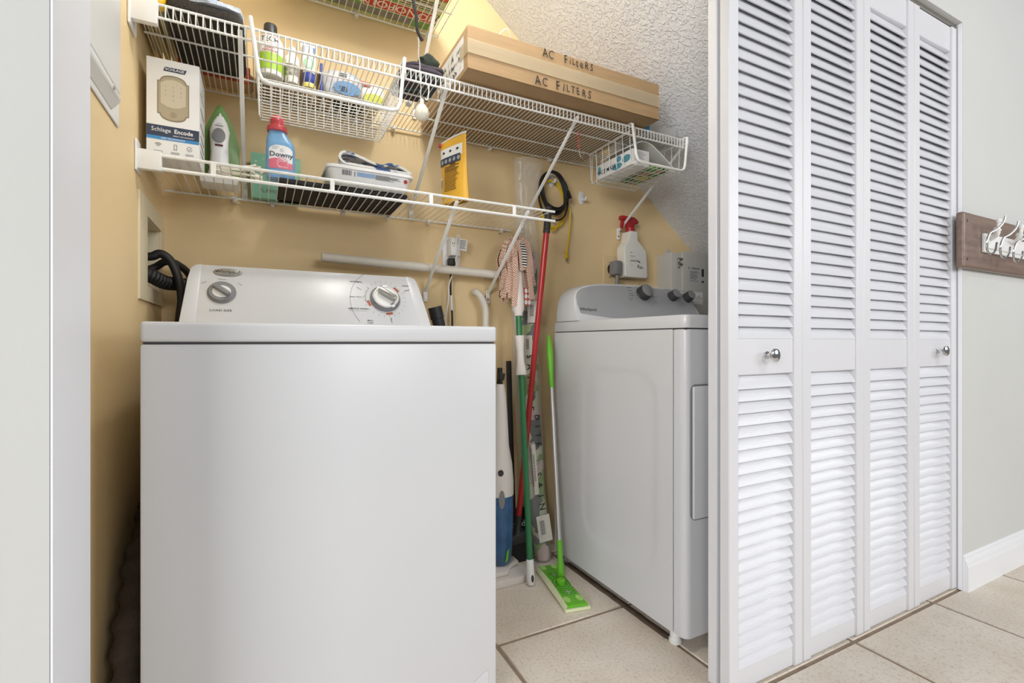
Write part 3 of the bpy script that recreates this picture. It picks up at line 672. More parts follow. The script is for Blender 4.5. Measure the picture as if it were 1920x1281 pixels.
single(B().soft(q+V((0, 0, .055)), (.11, .045, .11), 14, .010, 45, 3, seed=6), 'cloth_bundle', mat('charcoal_cloth', (50, 48, 46), .95, bump=.6, bscale=150), 'dark charcoal cloth bundle behind the grey detergent pouch', 'cloth', smooth=True)
single(B().soft((.335, 1.76, ZU+.042), (.05, .04, .084), 12, .008, 70, 2.4, seed=8), 'sponge', mat('yellow_foam', (214, 190, 110), .95, bump=1, bscale=200), 'rough yellow sponge at the wall right of the dark cloth', 'sponge', smooth=True)

# ---------------- upper shelf, right part
lg = thing('folded_clothes', 'dark grey folded leggings with teal piping beside the cardboard box', 'clothes', (.43, 1.48, ZU))
lgm = mat('slate_cloth', (76, 70, 78), .95, bump=.4, bscale=200)
tealm = mat('teal_piping', (74, 134, 138), .8)
for k in range(2):
    B().soft((.428+.004*k, 1.482, ZU+.010+.013*k), (.130, .20-.01*k, .017), 16, .005, 28, 4.5, seed=10+k).done('fold', lgm, lg, smooth=True)
for k in range(4):
    y = 1.41+.045*k
    wire(lg, 'piping', smoothpath([(.366, y, ZU+.0030), (.40, y+.012*(-1)**k, ZU+.0026), (.45, y-.008, ZU+.0026), (.486, y+.012, ZU+.0030)]), .0024, tealm)
single(B().soft((.452, 1.44, ZU+.030+.023), (.066, .06, .046), 14, .012, 45, 2.6, seed=21), 'rolled_sock', mat('dark_green_cloth', (44, 52, 42), .95, bump=.5, bscale=200), 'dark green rolled cloth on top of the folded leggings', 'cloth', smooth=True)
# long carton
AX0, AX1, AY0, AY1, AH = .532, 1.272, 1.318, 1.776, .128
ZA = ZU+.007
ac = thing('carton', 'long taped cardboard box marked AC FILTERS lying on the long wire shelf', 'carton', ((AX0+AX1)/2, 1.55, ZA))
B().box(AX0+.0015, AX1-.0015, AY0+.004, AY1, ZA+.0006, ZA+AH).done('box', card, ac, bevel=.002)
zsm = ZA+.066
for nm, za, zb_, tilt in (('flap', ZA+.0008, zsm-.0015, 0), ('flap', zsm+.0015, ZA+AH-.0008, .003)):
    B().prism([(AX0, AY0-tilt, za), (AX1, AY0-.001, za), (AX1-.004, AY0-.002, zb_), (AX0+.002, AY0, zb_)], (0, .0038, 0)).done(nm, card, ac, bevel=.0012, seg=1)
tpm = mat('clear_tape', (214, 196, 164), .15, alpha=.45)
B().box(AX0-.001, AX1+.001, AY0-.0042, AY0-.0036, zsm-.022, zsm+.020).done('tape', tpm, ac)
B().box(AX0-.0012, AX0-.0006, AY0-.004, AY0+.06, zsm-.022, zsm+.020).done('tape', tpm, ac)
printing(ac, (AX0+.002, 1.47, ZA+.062), (0, -1, 0), (0, 0, 1), [('r', -.12, .12, -.048, .050)], plasticw, 'shipping_label', lift=.001)
printing(ac, (AX0+.002, 1.47, ZA+.062), (0, -1, 0), (0, 0, 1), [('p', [(x, z), (x+.003, z+.001), (x+random.uniform(-.02, .03), z+random.uniform(.012, .03)), (x+random.uniform(-.02, .02), z+.008)]) for x in [-.10+.022*i for i in range(9)] for z in (-.042, -.012, .016)], inkg, 'fine_print', lift=.0016)
tp = PY(1068, 116, AY0); lp_ = PY(1055, 166, AY0)
def hand(cx, z, s, words):
    its = []
    x = 0
    for ch_, dx, an, sc in words: x += dx; its.append(('t', ch_, x*s, random.uniform(-.03, .03)*s, s*sc*1.3, .0, .8, an))
    return its
printing(ac, (tp.x-.095, AY0-.005, tp.z), (1, 0, 0), (0, 0, 1), hand(0, 0, .029, [('A', 0, 4, 1), ('C', .75, -6, 1), ('F', 1.9, 3, 1), ('i', .6, -4, .9), ('L', .45, 2, .8), ('t', .45, 0, 1), ('e', .6, 4, 1), ('R', .7, -3, .9), ('S', .7, -8, .9)]), ink)
printing(ac, (lp_.x-.095, AY0-.005, lp_.z), (1, 0, 0), (0, 0, 1), hand(0, 0, .032, [('A', 0, 5, 1), ('C', .8, -4, .9), ('F', 1.5, 3, 1), ('I', .7, -8, .9), ('L', .5, 2, .8), ('T', .6, 0, .8), ('E', .6, 4, .8), ('R', .75, -3, .8), ('S', .7, -8, .9)]), ink)
pb = thing('paper_bag', 'white paper bag with rope handles lying on the AC filters box', 'bag', (.72, 1.60, ZA+AH))
B().box(.66, .86, 1.46, 1.66, ZA+AH+.0005, ZA+AH+.018).done('bag', plasticw, pb, bevel=.003)
for x, h in ((.70, .060), (.765, .030)): wire(pb, 'rope_handle', smoothpath([(x-.03, 1.462, ZA+AH+.012), (x-.025, 1.42, ZA+AH+.03+h*.4), (x, 1.40, ZA+AH+.02+h), (x+.025, 1.42, ZA+AH+.03+h*.4), (x+.03, 1.462, ZA+AH+.012)]), .002, plasticw)
bn = thing('storage_tub', 'shallow translucent grey tub at the far right end of the long shelf', 'tub', (1.385, 1.50, ZU))
tubm = mat('frosted_plastic', (206, 206, 204), .25, alpha=.6)
B().box(1.30, 1.46, 1.42, 1.56, ZU, ZU+.003).box(1.30, 1.303, 1.42, 1.56, ZU+.003, ZU+.05).box(1.457, 1.46, 1.42, 1.56, ZU+.003, ZU+.05).box(1.303, 1.457, 1.42, 1.423, ZU+.003, ZU+.05).box(1.303, 1.457, 1.557, 1.56, ZU+.003, ZU+.05).done('tub', tubm, bn)
single(B().soft((1.284, 1.402, ZU+.016), (.026, .026, .032), 10, .003, 60, 3), 'bottle_cap', mat('blue_plastic', (52, 130, 176), .35), 'small blue cap between the cardboard box and the grey tub', 'cap', smooth=True)
# small basket contents
zk_ = 1.534+.0042
fmx = thing('mask_box', 'white face mask box with teal print in the small wire basket', 'box', (1.262, 1.51, zk_))
B().box(1.222, 1.303, 1.402, 1.615, zk_, zk_+.058).done('box', mat('white_card', (238, 238, 236), .5), fmx, bevel=.0015)
tl_ = mat('teal_print', (92, 158, 174), .5)
printing(fmx, (1.222, 1.51, zk_+.029), (0, -1, 0), (0, 0, 1), [('p', ell(.02, -.012, .030, .012, 20)), ('p', ell(.074, .002, .024, .014, 20)), ('p', ell(.030, .014, .014, .012, 16)), ('p', ell(-.09, .006, .010, .016, 16))], tl_, 'teal_shapes')
printing(fmx, (1.222, 1.51, zk_+.029), (0, -1, 0), (0, 0, 1), [('t', 'FACE MASK', -.045, -.006, .024, .01, .95)], ink, lift=.0012)
printing(fmx, (1.262, 1.402, zk_+.030), (1, 0, 0), (0, 0, 1), [('r', -.03, .02+random.uniform(-.01, .01), z, z+.0012) for z in (.018, .012, .006, 0, -.006, -.014)], inkg, 'fine_print')
pk = thing('wipes_packet', 'green wipes packet lying in the small basket beside the mask box', 'packet', (1.38, 1.50, zk_))
B().soft((1.365, 1.505, zk_+.0135), (.112, .200, .025), 14, .004, 25, 4.5).done('packet', patchmat('green_pack', [(66, 130, 44), (40, 84, 36), (96, 160, 50), (44, 96, 40), (210, 190, 50), (60, 120, 44), (206, 140, 120), (90, 150, 60)], 34, .35), pk, smooth=True)
def envfn(u, v):
    P = smoothpath([(1.228, 0, zk_+.078), (1.262, 0, zk_+.096), (1.305, 0, zk_+.096), (1.35, 0, zk_+.074), (1.41, 0, zk_+.036), (1.437, 0, zk_+.014)], 5); p = P[min(len(P)-1, int(round(u*(len(P)-1))))]
    return (p.x, 1.402+.20*v, p.z+.006*sin(v*3)-.004)
ev = thing('envelope', 'bent white padded envelope arching over the mask box in the basket', 'envelope', (1.33, 1.49, zk_+.01))
B().grid(envfn, 25, 8, .004).done('sheet', mat('envelope_white', (232, 231, 228), .6), ev, smooth=True)
# small hangers on the long shelf
q = PY(766, 190, 1.60)
sh_ = thing('shelf_clip', 'white plastic clip hanging below the long shelf behind the basket', 'clip', q)
B().lathe([(.0, 0), (.008, .004), (.012, .014), (.009, .024), (.003, .03)], q+V((0, 0, -.02)), 14, sx=1.1, sy=.35).done('disc', plasticw, sh_, smooth=True)
wire(sh_, 'hook', [q+V((0, 0, .008)), q+V((.001, 0, .03)), q+V((.004, .006, .04))], .0018, wirew)
q = PY(803, 168, 1.372)
hk = thing('wire_hook', 'small white wire hook on the lip of the long shelf', 'hook', q)
wire(hk, 'hook', smoothpath([q+V((.004, .02, .014)), q+V((0, -.004, .014)), q+V((0, -.004, -.01)), q+V((-.004, -.004, -.032)), q+V((-.010, -.002, -.030))]), .0018, wirew)
q = PY(1085, 262, 1.37)
tt = thing('twist_tie', 'red twist tie with wire loops hanging from the shelf brace', 'tie', q)
wire(tt, 'tie', smoothpath([q+V((.004*sin(k*1.9), .004*cos(k*1.9), .028-.006*k)) for k in range(11)], 3), .0014, mat('red_wire', (186, 52, 44), .5))
wire(tt, 'hanging_wire', smoothpath([q+V((.002, 0, -.03)), q+V((.004, 0, -.05)), q+V((.016, 0, -.062)), q+V((.020, 0, -.04)), q+V((.018, 0, -.028))]), .0010, steel)
# ---------------- lower shelf
sx0, sx1, sy0, sy1, sh = -.250, -.140, 1.470, 1.60, .242
sl = thing('lock_box', 'tall white keypad lock box marked SCHLAGE at the left end of the lower shelf', 'box', ((sx0+sx1)/2, (sy0+sy1)/2, ZL))
B().box(sx0, sx1, sy0, sy1, ZL, ZL+sh).done('box', MC['white_card'], sl, bevel=.0012)
o_ = V(((sx0+sx1)/2, sy0, ZL)); RI, UP = (1, 0, 0), (0, 0, 1)
navy = mat('navy_print', (52, 62, 84), .5); skyb = mat('blue_stripe', (58, 140, 200), .5)
champ = mat('champagne_print', (176, 164, 138), .5); champl = mat('champagne_light', (206, 196, 172), .5); champd = mat('champagne_dark', (140, 128, 104), .5)
def zsc(its, k=1.07): return [(a[0], a[1], a[2], a[3]*k, *a[4:]) if a[0] == 't' else (a[0], a[1], a[2], a[3]*k, a[4]*k) if a[0] == 'r' else (a[0], [(x, y*k) for x, y in a[1]]) for a in its]
def lprint(its, m, *a, **k): return printing(sl, o_, RI, UP, zsc(its), m, *a, **k)
lprint([('p', [(-.021, .199), (.024, .199), (.028, .209), (-.017, .209)])], navy, 'name_plate', lift=.0005)
lprint([('t', 'SCHLAGE', .003, .204, .0088, .012, 1.05)], inkw, lift=.0010)
def lockshape(k, dy=0):
    w_, h_ = .033*k, .0535*k; cy = .137+dy; pts = []
    pts += [(-w_, cy-h_*.72), (-w_*.86, cy-h_*.72), (-w_*.80, cy-h_*.80)]+[(w_*.78*-cos(radians(a)), cy-h_*.80-h_*.2*sin(radians(a))) for a in range(10, 171, 20)]+[(w_*.80, cy-h_*.80), (w_*.86, cy-h_*.72), (w_, cy-h_*.72)]
    pts += [(w_, cy+h_*.72), (w_*.86, cy+h_*.72), (w_*.80, cy+h_*.80)]+[(w_*.78*cos(radians(a)), cy+h_*.80+h_*.2*sin(radians(a))) for a in range(10, 171, 20)]+[(-w_*.80, cy+h_*.80), (-w_*.86, cy+h_*.72), (-w_, cy+h_*.72)]
    return pts
lprint([('p', lockshape(1))], champd, 'lock_picture', lift=.0005)
lprint([('p', lockshape(.94))], champ, 'lock_picture', lift=.0008)
lprint([('p', [(-.026, .124), (-.013, .117), (0, .115), (.013, .117), (.026, .124), (.026, .170), (.014, .178), (0, .181), (-.014, .178), (-.026, .170)])], champl, 'keypad_picture', lift=.0011)
its = [('t', str(3*r+c+1), (-.016, 0, .016)[c], .164-.0105*r, .006, 0) for r in range(3) for c in range(3)]+[('t', '0', 0, .1325, .006, 0)]
its += [('p', ringpts(0, .099, .0058, .0066, a, a+180)) for a in (0, 180)]+[('p', ringpts(0, .099, .0035, .0040, a, a+180)) for a in (0, 180)]+[('r', -.0007, .0007, .096, .102)]
lprint(its, champd, lift=.0014)
lprint([('r', -.0545, .0545, .046, .0715)], navy, 'navy_band', lift=.0005)
lprint([('r', -.0545, .0545, .0385, .046)], skyb, 'blue_band', lift=.0005)
lprint([('t', 'Schlage', -.025, .061, .0145, 0, .95), ('t', 'Encode', .0215, .061, .0145, .02, .92), ('t', 'SMART WIFI DEADBOLT', .022, .0505, .0042, .005), ('t', 'WIFI TECHNOLOGY', .0, .0422, .0055, .01)], inkw, lift=.0010)
its = [('p', ringpts(-.031, .0205, r, r+.0012, 45, 135)) for r in (.003, .006, .009)]+[('r', -.0115+.0125, -.0105+.0125, .018, .031), ('r', .0065, .0075, .018, .031), ('r', .001, .0075, .030, .031), ('r', .001, .0075, .018, .0192)]
its += [('p', ringpts(.034, .0248, .0050, .0060, 40, 360)), ('p', [(.031, .025), (.034, .022), (.0405, .030), (.034, .0242)])]
its += [('r', x-.009, x+.009, z, z+.0010) for x in (-.031, .004, .034) for z in (.0115, .0085)]
lprint(its, inkg)
printing(sl, (sx1, (sy0+sy1)/2, ZL), (0, 1, 0), UP, [('r', -.05, .04, z, z+.004) for z in (.03, .05, .07, .10, .14, .18)]+[('t', 'Encode', 0, .2, .012, 0)], ink, 'side_print', lift=.0005)
# iron standing on its heel
ir = thing('steam_iron', 'white steam iron with green soleplate standing upright beside the lock box', 'iron', (-.119, 1.66, ZL))
solem = mat('iron_green', (112, 150, 82), .3); irw = mat('iron_white', (238, 238, 236), .3)
IZ = ZL+.012; IX = -.109
def sole(w_, h_, t=0): return [(IX+w_*s_*f_, 1.725-.03*z_/.24+t, IZ+z_*h_/.24) for s_, seq in ((1, ((.0, .82), (.06, .95), (.12, .93), (.17, .72), (.21, .38), (.235, .12), (.24, 0))), (-1, ((.235, .12), (.21, .38), (.17, .72), (.12, .93), (.06, .95), (.0, .82)))) for z_, f_ in seq]
B().prism(sole(.053, .238), (0, .010, 0)).done('soleplate', solem, ir, bevel=.002)
B().prism(sole(.023, .212, -.006), (0, .008, 0)).done('skirt', irw, ir, bevel=.003)
b = B(); rg = []
for z_, hw, y_, d_ in ((0, .040, 1.655, .062), (.02, .036, 1.658, .058), (.045, .026, 1.655, .026), (.09, .0215, 1.650, .022), (.13, .0235, 1.650, .022), (.16, .026, 1.662, .030), (.19, .019, 1.678, .022), (.212, .008, 1.692, .008)):
    rg.append([b.bm.verts.new((IX+hw*cos(2*pi*k/16), y_+d_*.5+d_*.5*sin(2*pi*k/16), IZ+z_-.010)) for k in range(16)])
for a_, c_ in zip(rg, rg[1:]):
    for k in range(16): b.bm.faces.new((a_[k], a_[(k+1) % 16], c_[(k+1) % 16], c_[k]))
b.bm.faces.new(rg[0][::-1]); b.bm.faces.new(rg[-1]); b.done('handle', irw, ir, smooth=True)
B().obox((IX, 1.690, ZL+.0135), (.098, .085, .026)).done('heel', irw, ir, bevel=.008)
B().lathe([(.0165, 0), (.0165, .0025), (.013, .0035), (0, .0035)], (IX, 1.6495, IZ+.128), 24, sy=1.25, R=RX(90)).done('dial', grey, ir, smooth=True)
B().obox((IX, 1.6485, IZ+.100), (.020, .003, .005)).done('light_strip', mat('dark_red', (96, 30, 30), .3), ir, bevel=.001, seg=1)
printing(ir, (IX, 1.6555, IZ+.158), (1, 0, 0), (0, .25, 1), [('r', -.010, .010, -.003, .0), ('r', -.006, .006, .004, .0055)], inkg, 'fine_print', lift=.004)
cdm = mat('cream_cord', (232, 226, 208), .5)
rnd = random.Random(3); cp = []
for k in range(70):
    a = k*.36; rx_ = .048+.012*sin(k*.7); cp.append((IX+.050+rx_*cos(a)*1.25, 1.575+.030*sin(a)+.006*sin(k), ZL+.004+.0003*k+.032*max(0, sin(a*.5+1))**2))
ico = thing('iron_cord', 'loosely coiled cream cord lying in front of the steam iron', 'cord', (IX+.050, 1.575, ZL))
B().tube(smoothpath(cp, 3), .0030, 6).done('cord', cdm, ico, smooth=True)
B().obox((IX+.100, 1.58, ZL+.010), (.022, .016, .018), RZ(25)).done('plug', cdm, ico, bevel=.003)
# teal box
tb0 = PY(470, 284, 1.752); tb1 = PY(564, 290, 1.752)
te = thing('game_box', 'thin mint green box with sparkle print leaning at the wall behind the blue bottle', 'box', ((tb0.x+tb1.x)/2, 1.77, ZL))
mint = mat('mint_box', (134, 190, 160), .5)
B().box(tb0.x, tb1.x, 1.752, 1.782, ZL, tb0.z).done('box', mint, te, bevel=.0015)
o_ = V((tb0.x, 1.752, ZL)); wd = tb1.x-tb0.x
def star(x, y, r): return [(x+(r if k % 2 == 0 else r*.28)*cos(pi*k/4), y+(r if k % 2 == 0 else r*.28)*sin(pi*k/4)) for k in range(8)]
printing(te, o_, RI, UP, [('p', star(x*wd, z, r*.8)) for x, z, r in ((.10, .115, .006), (.25, .125, .005), (.12, .075, .004), (.80, .12, .005), (.9, .09, .006), (.72, .10, .004), (.3, .10, .003), (.9, .13, .004), (.12, .06, .003))], plasticw, 'sparkles')
printing(te, o_, RI, UP, [('t', 'FLAMINGO', .068, .024, .0165, .0, 1.05)], inkg)
printing(te, o_, RI, UP, [('p', ell(.055, .085, .024, .012, 20))], mat('blush_print', (226, 176, 150), .5), 'pink_shape')
# black case
bc = thing('laptop_sleeve', 'flat black padded sleeve lying on the lower shelf under the wipes tub', 'sleeve', (.24, 1.65, ZL))
B().box(.045, .420, 1.552, 1.780, ZL, ZL+.014).done('sleeve', mat('black_nylon', (34, 33, 33), .75, bump=.3, bscale=300), bc, bevel=.005, seg=3)
ZC = ZL+.0145
# fabric softener
dx, dy = PY(526, 300, 1.585).x, 1.585
do = thing('softener_bottle', 'blue fabric softener bottle with red cap standing on the lower shelf', 'bottle', (dx, dy, ZC))
bl = mat('softener_blue', (122, 172, 216), .28)
rx, ry = .039, .026
b = B(); rg = []
for z_, kx, ky, ox in ((0, .90, .88, 0), (.004, .97, .97, 0), (.02, 1, 1, 0), (.085, 1.0, 1, 0), (.100, .96, .97, 0), (.108, .92, .92, -.002), (.118, .80, .84, -.005), (.130, .64, .74, -.008), (.138, .56, .70, -.009), (.142, .50, .70, -.009)):
    ring = []
    for k in range(32):
        a = 2*pi*k/32; c0, s0 = cos(a), sin(a); p_ = 2/3.2
        ring.append(b.bm.verts.new((dx+ox+rx*kx*copysign(abs(c0)**p_, c0), dy+ry*ky*copysign(abs(s0)**p_, s0), ZC+z_)))
    rg.append(ring)
for a_, c_ in zip(rg, rg[1:]):
    for k in range(32): b.bm.faces.new((a_[k], a_[(k+1) % 32], c_[(k+1) % 32], c_[k]))
b.bm.faces.new(rg[0][::-1]); b.bm.faces.new(rg[-1]); b.done('body', bl, do, smooth=True, ang=50)
cpm = mat('coral_cap', (214, 84, 92), .35)
cx_ = dx-.009
cap = B().lathe([(.0265, 0), (.0275, .003), (.0275, .012), (.0255, .015), (.0185, .016), (.0185, .018), (.0180, .042), (.0165, .044), (0, .044)], (cx_, dy, ZC+.1385), 28).done('cap', cpm, do, smooth=True)
f = curved(dx, dy, ZC, rx, ry, 3.2, .0008)
lbw = mat('label_white', (240, 242, 244), .35); pinkm = mat('label_pink', (222, 112, 134), .4); pinkl = mat('label_pale_pink', (240, 176, 190), .4)
b = B()
def lab(u, v, x0=-.031, x1=.031):
    x = x0+(x1-x0)*u; top = .094-.012*(abs(2*u-1))**3; return f(x, .026+(top-.026)*v)
b.grid(lab, 24, 6); b.done('label', lbw, do, smooth=True)
f2 = curved(dx, dy, ZC, rx, ry, 3.2, .0014)
b = B(); b.grid(lambda u, v: f2(-.031+.062*u, .026+(.024+.006*sin(u*5))*v), 24, 3); b.done('pink_panel', pinkm, do, smooth=True)
f3 = curved(dx, dy, ZC, rx, ry, 3.2, .0020)
printing(do, (0, 0, 0), RI, UP, [('p', ringpts(.002, .042, r, r+.003, a, a+150)) for r, a in ((.005, 20), (.010, 100), (.015, -10))], pinkl, 'swirl', bend=f3)
printing(do, (0, 0, 0), RI, UP, [('t', 'Downy', .001, .066, .0195, .012, 1.08)], navy, bend=f3)
printing(do, (0, 0, 0), RI, UP, [('t', 'APRIL FRESH', .006, .031, .0046, .01)], inkw, bend=f3)
printing(do, (0, 0, 0), RI, UP, [('r', -.022, -.004-.003*k, .088-.0035*k, .0888-.0035*k) for k in range(3)]+[('p', ringpts(.002, .0785, .0035, .0045, 0, 340))], inkg, 'fine_print', bend=f3)
# wipes tub and cloth
tx0, tx1, ty0, ty1 = .172, .425, 1.512, 1.66
wt = thing('wipes_tub', 'low white plastic wipes tub lying on the black sleeve', 'tub', ((tx0+tx1)/2, (ty0+ty1)/2, ZC))
tubw = mat('tub_white', (238, 239, 240), .3)
b = B()
def rr_(x0, x1, y0, y1, r, z, n=5):
    out_ = []
    for cx, cy, a0 in ((x1-r, y1-r, 0), (x0+r, y1-r, 90), (x0+r, y0+r, 180), (x1-r, y0+r, 270)):
        out_ += [(cx+r*cos(radians(a0+90*k/n)), cy+r*sin(radians(a0+90*k/n)), z) for k in range(n+1)]
    return out_
rg = [[b.bm.verts.new(p) for p in rr_(tx0+i, tx1-i, ty0+i, ty1-i, .02, ZC+z_)] for i, z_ in ((.016, 0), (.012, .003), (.003, .040), (-.004, .0405), (-.004, .049), (.0, .051))]
for a_, c_ in zip(rg, rg[1:]):
    for k in range(len(a_)): b.bm.faces.new((a_[k], a_[(k+1) % len(a_)], c_[(k+1) % len(a_)], c_[k]))
b.bm.faces.new(rg[0][::-1]); b.bm.faces.new(rg[-1]); b.done('tub', tubw, wt, smooth=True)
wf_ = V(((tx0+tx1)/2, ty0+.0065, ZC+.022))
printing(wt, wf_, RI, (0, -.22, 1), [('r', -.085+i*.0032, -.085+i*.0032+random.choice((.0012, .002)), .001, .016) for i in range(9)]+[('r', -.05, -.048, 0, .014)]+[('r', .012, .072+random.uniform(-.02, .02), z, z+.0013) for z in (.0, .0025, .005, .0075, .010, .0125)], inkg, 'barcode_print')
printing(wt, wf_, RI, (0, -.22, 1), [('r', -.042+i*.0135, -.042+i*.0135+.012, .002, .014) for i in range(4)], mat('pale_blue_print', (140, 176, 214), .5), 'picture_squares')
printing(wt, wf_, RI, (0, -.22, 1), [('p', ell(.105, .006, .006, .006, 16))], rd, 'red_mark')
mp = thing('mop_pad', 'folded white and blue striped microfibre pad lying on the wipes tub', 'cloth', (.315, 1.58, ZC+.051))
padm = mat('striped_pad', (238, 236, 230), .95, rgb2=(70, 98, 150), vscale=60, stretch=(.35, 1, 1), bump=.8, bscale=300)
padm.node_tree.nodes['Color Ramp'].color_ramp.elements[0].position = .54; padm.node_tree.nodes['Color Ramp'].color_ramp.elements[1].position = .60
P_ = smoothpath([(.425, 0, .008), (.35, 0, .007), (.26, 0, .008), (.218, 0, .014), (.206, 0, .034), (.222, 0, .053), (.265, 0, .046), (.33, 0, .026), (.36, 0, .034), (.40, 0, .028), (.430, 0, .014)], 4)
B().grid(lambda u, v: (P_[int(round(u*(len(P_)-1)))].x+.010*v, 1.54+.085*v, ZC+.0525+P_[int(round(u*(len(P_)-1)))].z+.002*sin(v*6+u*9)), len(P_)-1, 8, .007).done('pad', padm, mp, smooth=True)
# yellow pouch
ya, yb2 = V((.552, 1.585, ZL)), V((.596, 1.466, ZL))
yd = (yb2-ya).normalized(); yn = yd.cross(V((0, 0, 1))); yc = (ya+yb2)/2; yw = (yb2-ya).length; yh = .212
yp = thing('snack_pouch', 'yellow resealable pouch with navy icon strip standing on the lower shelf', 'pouch', yc)
yel = mat('pouch_yellow', (226, 174, 58), .4, bump=.25, bscale=25)
def pouch(u, v):
    t = 2*pi*u; prof = .017*(1-v)**.6+.0012; x = cos(t); y_ = sin(t)
    x = copysign(abs(x)**.6, x)
    return yc+yd*(x*yw/2*(1-.03*sin(v*pi)))+yn*(y_*prof+.012*v)+V((0, 0, v*yh))
B().grid(pouch, 40, 20).done('body', yel, yp, smooth=True)
def yface(x, y): v = y/yh; q = max(0, 1-abs(2*x/yw)**3.3)**(1/3.3) if 0 else (1-min(.97, abs(2*x/yw))**(2/.6))**.5; return yc+yd*x*(1-.03*sin(v*pi))+yn*((.017*(1-v)**.6+.0012)*q+.012*v+.0012)+V((0, 0, y))
for nm, m_, x0, x1, z0, z1 in (('white_panel', plasticw, -.062, .052, .148, .184), ('navy_panel', navy, -.064, .044, .128, .153), ):
    b = B(); b.grid(lambda u, v: yface(x0+(x1-x0)*u, z0+(z1-z0)*v)+yn*(.0004 if nm[0] == 'n' else 0), 16, 6); b.done(nm, m_, yp, smooth=True)
yf2 = lambda x, y: yface(x, y)+yn*.001
printing(yp, (0, 0, 0), RI, UP, [('p', ringpts(-.048+.021*k, .140, .0050, .0064, 0, 350)) for k in range(5)]+[('r', -.050+.021*k, -.046+.021*k, .138, .142) for k in range(5)], inkw, 'icon_print', bend=yf2)
its = [('r', -.035, .04+random.uniform(-.02, 0), .118-.0052*k, .1205-.0052*k-.0007*(k > 3)) for k in range(16)]+[('r', -.006, .022, .1225, .1262)]
its += [('p', ell(-.04+.035*k, .170, .006, .004, 10)) for k in range(3)]
printing(yp, (0, 0, 0), RI, UP, its, ink, 'fine_print', bend=yf2)
printing(yp, (0, 0, 0), RI, UP, [('r', -.063, -.046, .055, .090)], plasticw, 'barcode_panel', bend=yf2)
printing(yp, (0, 0, 0), RI, UP, [('r', -.061+.0022*k, -.0600+.0022*k, .057, .082) for k in range(6)], ink, 'barcode', bend=lambda x, y: yf2(x, y)+yn*.0006)
wire(yp, 'zip_strip', smoothpath([pouch(.5, 1)+V((0, 0, -.004)), yc+yn*.012+V((0, 0, yh+.004)), pouch(0, 1)+V((0, 0, .004))]), .0036, plasticw)
B().obox(pouch(.5, 1)+V((0, 0, -.008)), (.014, .016, .012)).done('zip_slider', rd, yp, bevel=.003)

# ------------------------------------------------------------------ left wall fittings
ep = thing('electrical_panel', 'white electrical breaker panel cover on the left closet wall', 'panel', (XL+.01, 1.14, 1.334))
B().box(XL+.0005, XL+.004, .965, 1.282, 1.326, 1.95).done('flange', plasticw, ep, bevel=.0015, seg=1)
B().prism([(XL+.004, .99, 1.338), (XL+.015, .99, 1.352), (XL+.019, .99, 1.358), (XL+.019, .99, 1.369), (XL+.004, .99, 1.369)], (0, .234, 0)).done('sloped_lip', plasticw, ep, bevel=.002, seg=1)
B().box(XL+.004, XL+.0185, .99, 1.224, 1.372, 1.93).done('panel_door', plasticw, ep, bevel=.002)
B().lathe([(.006, 0), (.005, .002), (0, .002)], (XL+.0185, 1.17, 1.3635), 10, R=Matrix.Rotation(radians(90), 3, 'Y')).done('screw', steel, ep)
lb = thing('laundry_box', 'cream recessed laundry outlet box with valves in the left closet wall', 'outlet box', (XL, 1.65, .985))
fr_ = B(); a0, a1, b0, b1 = 1.475, 1.792, .985, 1.252; c0, c1, e0, e1 = LB
fr_.box(XL+.0003, XL+.005, a0, c0, b0, b1).box(XL+.0003, XL+.005, c1, a1, b0, b1).box(XL+.0003, XL+.005, c0, c1, b0, e0).box(XL+.0003, XL+.005, c0, c1, e1, b1)
fr_.done('frame', cream, lb)
b = B(); t_ = .002
b.box(XL-.085, XL-.083, c0+.0005, c1-.0005, e0+.0005, e1-.0005).box(XL-.083, XL, c0+.0005, c0+t_, e0+.0005, e1-.0005).box(XL-.083, XL, c1-t_, c1-.0005, e0+.0005, e1-.0005).box(XL-.083, XL, c0+t_, c1-t_, e0+.0005, e0+t_).box(XL-.083, XL, c0+t_, c1-t_, e1-t_, e1-.0005)
b.done('tray', cream, lb)
brass = mat('brass_valve', (120, 110, 84), .4, .8, rgb2=(70, 90, 84), vscale=60)
for y, z in ((1.645, 1.112), (1.70, 1.070)):
    v_ = B().cyl((XL-.08, y, z), (XL-.040, y, z), .010, 12).lathe([(.014, 0), (.014, .014)], (XL-.056, y, z), 6, R=Matrix.Rotation(radians(90), 3, 'Y')).done('valve', brass, lb, smooth=True)
hs = lambda nm, lbl, pts, r, m_=black, seg=12: single(B().tube(smoothpath(pts, 8), r, seg), nm, m_, lbl, 'hose', smooth=True)
hs('supply_hose', 'upper black rubber supply hose arching from the wall box behind the washer', [(XL-.035, 1.645, 1.112), PY(284, 481, 1.645), PY(301, 476, 1.645), PY(320, 490, 1.645), PY(335, 524, 1.645), PY(341, 562, 1.65), PY(337, 606, 1.66), (PY(337, 606, 1.66).x, 1.70, .8), (PY(337, 606, 1.66).x, 1.705, .5)], .0115)
hs('supply_hose', 'lower black rubber supply hose with corroded fitting behind the washer', [(XL-.037, 1.70, 1.072), PY(291, 501, 1.715), PY(311, 491, 1.71), PY(334, 497, 1.725), PY(358, 522, 1.762), (PY(358, 524, 1.762).x+.03, 1.768, .95), (PY(358, 524, 1.762).x+.03, 1.77, .5)], .0105)
pts, rr = [], []
path = smoothpath([(XL-.05, 1.600, 1.062), (XL-.004, 1.606, 1.060), PY(310, 530, 1.650), PY(345, 534, 1.706), (-.13, 1.712, 1.030), (-.085, 1.712, .98), (-.08, 1.7155, .8)], 24)
for i, p in enumerate(path): pts.append(p); rr.append(.0170 if (i//2) % 2 else .0200)
